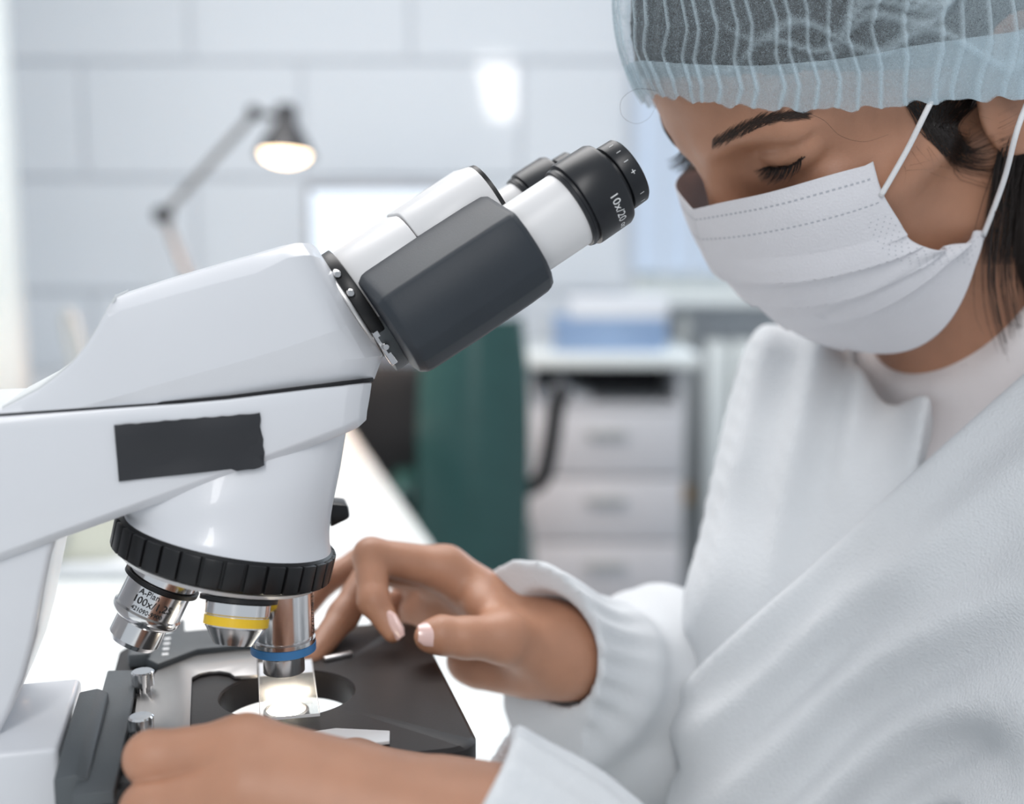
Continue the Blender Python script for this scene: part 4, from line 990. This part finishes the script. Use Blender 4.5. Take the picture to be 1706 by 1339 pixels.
    hemw = np.exp(-T / .03) * (1.6 * np.sin(37 * az) + 1.2 * np.sin(61 * az + 1))[None, :]
    Pt = np.stack([Xc + nx_ / nn * dn, Yc + ny_ / nn * dn, Zc + nz_ / nn * dn + hemw * .6], -1).reshape(-1, 3)
    pl = np.clip(.42 * ridge + .55 * cr + .34 * np.clip((back - .27) * 3, 0, 1), 0, 1).reshape(-1)
    n = nt; idx = np.arange(n * NA).reshape(n, NA); nx2 = np.roll(idx, -1, 1)
    F2 = np.stack([idx[:-1], nx2[:-1], nx2[1:], idx[1:]], -1).reshape(-1, 4)
    return HA(Pt), F2, pl
for nm, args in (('hair_cap', (.10, 0., .995, NT, 3)), ('cap_band', (.10, 0., .125, 20, 3, .9))):
    cv, cf, pl = cap_surface(*args)
    me = np_mesh(nm, cv, cf); at = me.attributes.new('pleat', 'FLOAT', 'POINT'); at.data.foreach_set('value', pl.astype(np.float32) + (.42 if nm == 'cap_band' else .05))
    hc = mesh_obj(nm, me, M['cap'], per if nm == 'hair_cap' else hc, smooth=180, label='pale blue pleated disposable cap' if nm == 'hair_cap' else None)

# ---- face mask: rows from the nose edge (t=0) down to below the chin (t=1)
mt = [0, .12, .28, .45, .62, .80, 1.]
mid = np.array([(33, 0, -3), (35.5, 0, -14), (37, 0, -30), (34, 0, -48), (26, 0, -70), (14, 0, -95), (-4, 0, -121)])
sid = np.array([(-24, 60, -13), (-20.5, 62, -26), (-21.5, 63, -42), (-24, 63.5, -57), (-36, 65, -69), (-50, 65.5, -73.5), (-60, 64, -77)])
bulge = [1, 1, 1, 1, 1, 1, 1]
NTm, NSm = 230, 80
tt = np.linspace(0, 1, NTm)
def smooth_rows(arr):
    i = np.interp(tt, mt, range(len(mt))); p = spline(arr, 601); return p[np.clip((i / (len(mt) - 1) * 600).astype(int), 0, 600)]
Mi, Si = smooth_rows(mid), smooth_rows(sid)
sA = np.linspace(-1, 1, 2 * NSm + 1)
Vm = np.zeros((NTm, len(sA), 3))
for i, t in enumerate(tt):
    for j, s in enumerate(sA):
        q = abs(s); a = q * math.pi / 2
        sy = math.sin(a) ** 1.0; cx_ = math.cos(a) ** .95
        cxr = lerp(cx_, 1 - q, .25 + .2 * t)
        p = Si[i] + (Mi[i] - Si[i]) * np.array([cxr, 0, 0]); p[1] = math.copysign(Si[i][1] * lerp(sy, q, .35), s) if s else 0
        p[2] = lerp(Mi[i][2], Si[i][2], q ** (1.35 if t > .4 else 1.35 - .45 * (1 - t / .4)))
        if t < .3: p[2] += 5.5 * math.sin(math.pi * min(1, q * 1.05)) * (1 - t / .3)
        # lower edge cups under the chin
        if t > .8 : p[2] -= 14 * ((t - .8) / .2) ** 1.5 * math.sin(math.pi * q) ; 
        if t > .5: p[1] += math.copysign(5 * (t - .5) * 2 * math.sin(math.pi * q), s) if s else 0
        # pinch of the nose wire
        if t < .15: p[0] -= 1.2 * math.sin(3 * math.pi * q) * (1 - t / .15)
        # three knife pleats
        dd = 0.
        for tp_, am in ((.42, 3.8), (.58, 4.2), (.74, 3.4)):
            tl_ = tp_ + .05 * q + .015 * math.sin(4 * q + 9 * tp_); x = (t - tl_) / .14
            dd += am * (max(0, 1 + x) if -1 < x < 0 else 0) * (1 - .35 * q) * (.4 + .6 * min(1, q * 2.2))
        dd += 1.2 * math.sin(7 * q + 9 * t + (1.5 if s > 0 else 0)) * t * (1 - q) + 1.5 * math.exp(-((t - .60 - .15 * (1 - q)) / .03) ** 2) * (q > .25) * math.sin(math.pi * q) * -1
        nrm = np.array([cx_ * .9 + .1, math.copysign(sy, s) if s else 0, -.35 * t]); nrm /= np.linalg.norm(nrm)
        # gathered side edge
        g = max(0, (q - .86) / .14); dd += g * 2.2 * math.sin(t * 26) * (t > .38)
        Vm[i, j] = p + nrm * dd
n_, m_ = NTm, len(sA); idx = np.arange(n_ * m_).reshape(n_, m_)
Fm = np.stack([idx[:-1, :-1], idx[:-1, 1:], idx[1:, 1:], idx[1:, :-1]], -1).reshape(-1, 4)
me = np_mesh('face_mask', HA(Vm.reshape(-1, 3)), Fm)
mk = mesh_obj('face_mask', me, M['mask'], per, smooth=60, label='white pleated surgical mask')
so = mk.modifiers.new('thickness', 'SOLIDIFY'); so.thickness = .0005; so.offset = 0
def mask_pt(t, s, lift=.5):
    i = min(max(t, 0), 1) * (NTm - 1); j = (s + 1) / 2 * (m_ - 1); i0, j0 = min(int(i), NTm - 2), min(int(j), m_ - 2); a, b = i - i0, j - j0
    p = (Vm[i0, j0] * (1 - a) + Vm[i0 + 1, j0] * a) * (1 - b) + (Vm[i0, j0 + 1] * (1 - a) + Vm[i0 + 1, j0 + 1] * a) * b
    nn = np.cross(Vm[i0, j0 + 1] - Vm[i0, j0], Vm[i0 + 1, j0] - Vm[i0, j0]); nn /= np.linalg.norm(nn) + 1e-9
    if nn[0] * .7 + nn[1] * (1 if s > 0 else -1) * .7 < 0: nn = -nn
    return p + nn * lift
M['stitch'] = mat('stitch_grey', (.45, .46, .50), .8)
V = []; Fc = []
def patch(c00, c10, c11, c01):
    n = len(V); V.extend([H(*c00), H(*c10), H(*c11), H(*c01)]); Fc.append((n, n + 1, n + 2, n + 3))
for t0 in (.065, .165):
    for k in range(-33, 33):
        s0, s1 = (k + .2) / 34, (k + .72) / 34; dt = .0030
        patch(mask_pt(t0 - dt, s0, .38), mask_pt(t0 - dt, s1, .38), mask_pt(t0 + dt, s1, .38), mask_pt(t0 + dt, s0, .38))
for sd in (1, -1):
    for i in range(34):
        for k in range(4 if i % 2 else 3):
            t = .24 + i * .0215; s = sd * (.86 + .038 * k + (0 if i % 2 else .019)); dt, ds = .0026, .0030
            if s * sd > .985: continue
            patch(mask_pt(t - dt, s - ds, .38), mask_pt(t - dt, s + ds, .38), mask_pt(t + dt, s + ds, .38), mask_pt(t + dt, s - ds, .38))
obj('stitching', (V, Fc), M['stitch'], mk, smooth=None, kind='stuff')
# ear loops
for sd in (1, -1):
    def mir(p): return np.array([p[0], sd * abs(p[1]), p[2]])
    a0 = mir(mask_pt(.14, .985, .3)); b0 = mir(mask_pt(.985, .985, .3))
    l1 = spline([H(*mir(q)) for q in (a0, a0 * .5 + HP(1552, 168, 75) * .5 + np.array([0, 1., 0]), HP(1552, 168, 75), HP(1590, 100, 60))], 20)
    l2 = spline([H(*mir(q)) for q in (b0, b0 * .5 + HP(1700, 200, 86) * .5 + np.array([0, 1.5, 0]), HP(1700, 200, 86), HP(1745, 100, 74))], 20)
    obj('ear_loop', tube(l1, .00135, 8), M['loop'], per, smooth=180); obj('ear_loop', tube(l2, .00135, 8), M['loop'], per, smooth=180)

# ---- gown, built over the torso: far panel, near panel that overlaps it, two sleeves
def plane3(a, b, dirn, side):                                         # signed distance of a plane through a, b along dirn
    n = np.cross(b - a, dirn); n /= np.linalg.norm(n)
    if n @ (side - a) > 0: n = -n
    return (G[0] - a[0]) * n[0] + (G[1] - a[1]) * n[1] + (G[2] - a[2]) * n[2]
vx = (G[0] * cR[0] + G[1] * cR[1] + G[2] * cR[2]); vy = (G[0] - CAM[0]) * cU[0] + (G[1] - CAM[1]) * cU[1] + (G[2] - CAM[2]) * cU[2]
vz = (G[0] - CAM[0]) * cF[0] + (G[1] - CAM[1]) * cF[1] + (G[2] - CAM[2]) * cF[2]
def folds(q, centers, widths, amps):
    o = 0
    for c, w, a in zip(centers, widths, amps):
        x = (q - c) / w; o = o + a * np.where(x < 0, np.exp(-(x * 3.2) ** 2), np.exp(-(x * .75) ** 2))
    return o
wob = .006 * vnoise(G, 22, 1)
q_near = vx * .74 - vy * .67 + wob                                    # across the diagonal folds
q_far = vx * .95 - vy * .28 + wob
dl = smin(smin(dT - .004, rc(G, ch0 + lat * .03 + fwd * .035, ch0 + fwd * .055 + np.array([0, 0, -.24]), .06, .10), .06), rc(G, shN, shN * .5 + el_l * .5, .060, .050), .05)
dl = smin(dl, smin(rc(G, W(1350, 640, .68), W(1262, 1000, .635), .036, .034), rc(G, W(1262, 1000, .635), W(1290, 1420, .615), .034, .036), .02), .045)
pn_a, pn_b = W(1720, 590, .50), W(1360, 925, .56); away = np.array([-.5, -.85, .1]); pn_d = plane3(pn_a, pn_b, away, W(1600, 1200, .5))
far = dl - np.clip(pn_d / .07, 0, 1) * folds(q_far, [.105, .128, .155, .182, .208, .236, .268], [.008, .009, .010, .009, .010, .010, .012], [.009, .010, .011, .010, .010, .009, .008]) - .0018 * vnoise(G, 55, 4)
near = dl - .013 - folds(q_near, [.188, .214, .243, .272, .305, .345], [.009, .010, .011, .011, .013, .015], [.006, .008, .009, .009, .010, .010]) - .0015 * vnoise(G, 45, 5)
pn_a, pn_b = W(1720, 590, .50), W(1360, 925, .56); away = np.array([-.5, -.85, .1])
pn_d = plane3(pn_a, pn_b, away, W(1600, 1200, .5)); near = smax(near, pn_d, .003)
fa, fb = W(1543, 545, .58), W(1516, 810, .56)
far_cut = plane3(fa, fb, away, W(1300, 800, .6))
far = smax(far, far_cut, .003); far = smax(far, -(pn_d + .022), .004)
ncut = (G[0] - nb[0]) * hU[0] + (G[1] - nb[1]) * hU[1] + (G[2] - nb[2]) * hU[2]
neckd = rc(G, H(-92, 0, -40), H(-82, 0, -205), .068, .074)
far = smax(far, -neckd, .01); near = smax(near, -(neckd - .004), .01)
for nm, d_, lb in (('gown_panel', far, 'far side of the white gown'), ('gown_panel', near, 'near side of the white gown lapping over')):
    v_, f_ = nets(d_, axg); mesh_obj(nm, np_mesh(nm, v_, f_), M['gown'], per, smooth=180, label=lb)
# sleeves with open gathered cuffs, on a finer grid
def sleeve(w, e, parts, cut, hollow, seed, gather, label):
    u = (e - w) / np.linalg.norm(e - w); pts = np.array([p for a, b, ra, rb in parts for p in (a, b)])
    axs, Q = grid(pts.min(0) - .075, pts.max(0) + .075, 2.4e-3)
    t = sum((Q[i] - w[i]) * u[i] for i in range(3)); d = None
    for a, b, ra, rb in parts:
        g = rc(Q, a, b, ra, rb); d = g if d is None else smin(d, g, .022)
    e1 = np.cross(u, [0, 0, 1.]); e1 /= np.linalg.norm(e1); e2 = np.cross(u, e1)
    an = np.arctan2(sum((Q[i] - w[i]) * e2[i] for i in range(3)), sum((Q[i] - w[i]) * e1[i] for i in range(3)))
    n1 = vnoise(Q, 30, seed); d = d - gather * np.sin(t * 85 + 2.5 * n1) * np.exp(-((t - .05) / .06) ** 2) - .0025 * vnoise(Q, 60, seed + 1) - .0012 * np.sin(17 * an + 2 * n1) * np.exp(-((t - .0) / .03) ** 2) \
        - .004 * np.abs(np.sin(t * 34 + an * 1.5 + 2 * n1)) * np.clip((t - .05) / .05, 0, 1)
    c0, kz, ky = cut
    d = np.maximum(d, c0 - t - kz * (Q[2] - w[2]) - ky * (Q[1] - w[1]) + .003 * vnoise(Q, 70, seed + 2))
    d = smax(d, -rc(Q, w - u * .06, w + u * .02, hollow, hollow), .002)
    v_, f_ = nets(d, axs); mesh_obj('gown_sleeve', np_mesh('gown_sleeve', v_, f_), M['gown'], per, smooth=180, label=label)
uF = (el_r - wr) / np.linalg.norm(el_r - wr); uN = (el_l - wl) / np.linalg.norm(el_l - wl); zz = lambda z: np.array([0, 0, z])
sleeve(wr, el_r, [(wr - uF * .035 + np.array([0, .01, -.002]), wr + uF * .03 + zz(-.004), .0375, .0360), (wr + uF * .06 + zz(-.008), el_r, .036, .060), (wr + uF * .10 + zz(.010), el_r + zz(.030), .043, .056), (wr - uF * .010 + np.array([-.012, 0, -.040]), el_r + np.array([0, -.02, -.03]), .020, .055), (el_r, shF, .060, .058)], (-.008, .55, .15), .0270, 8, .0025, 'far sleeve with a loose cuff')
sleeve(wl, el_l, [(wl - uN * .02, wl + uN * .06, .0335, .036), (wl + uN * .06, el_l, .036, .054), (el_l, shN, .054, .058)], (-.016, .25, 0), .0262, 18, .0025, 'near sleeve with a loose cuff')
# knit shirt with a round collar
shirt = smin(dT + .004, rc(G, H(-86, 0, -120), H(-80, 0, -215), .0605, .064), .03)
ca, cb_, cc = H(-10, 0, -165), H(-140, 0, -110), H(-60, 60, -140)
n = np.cross(cb_ - ca, cc - ca); n /= np.linalg.norm(n)
if n @ (H(0, 0, 0) - ca) < 0: n = -n
pc_ = (G[0] - ca[0]) * n[0] + (G[1] - ca[1]) * n[1] + (G[2] - ca[2]) * n[2]
v_, f_ = nets(smax(shirt, pc_, .003), axg)
mesh_obj('shirt', np_mesh('shirt', v_, f_), M['shirt'], per, smooth=180, label='white knit shirt with a round neck')
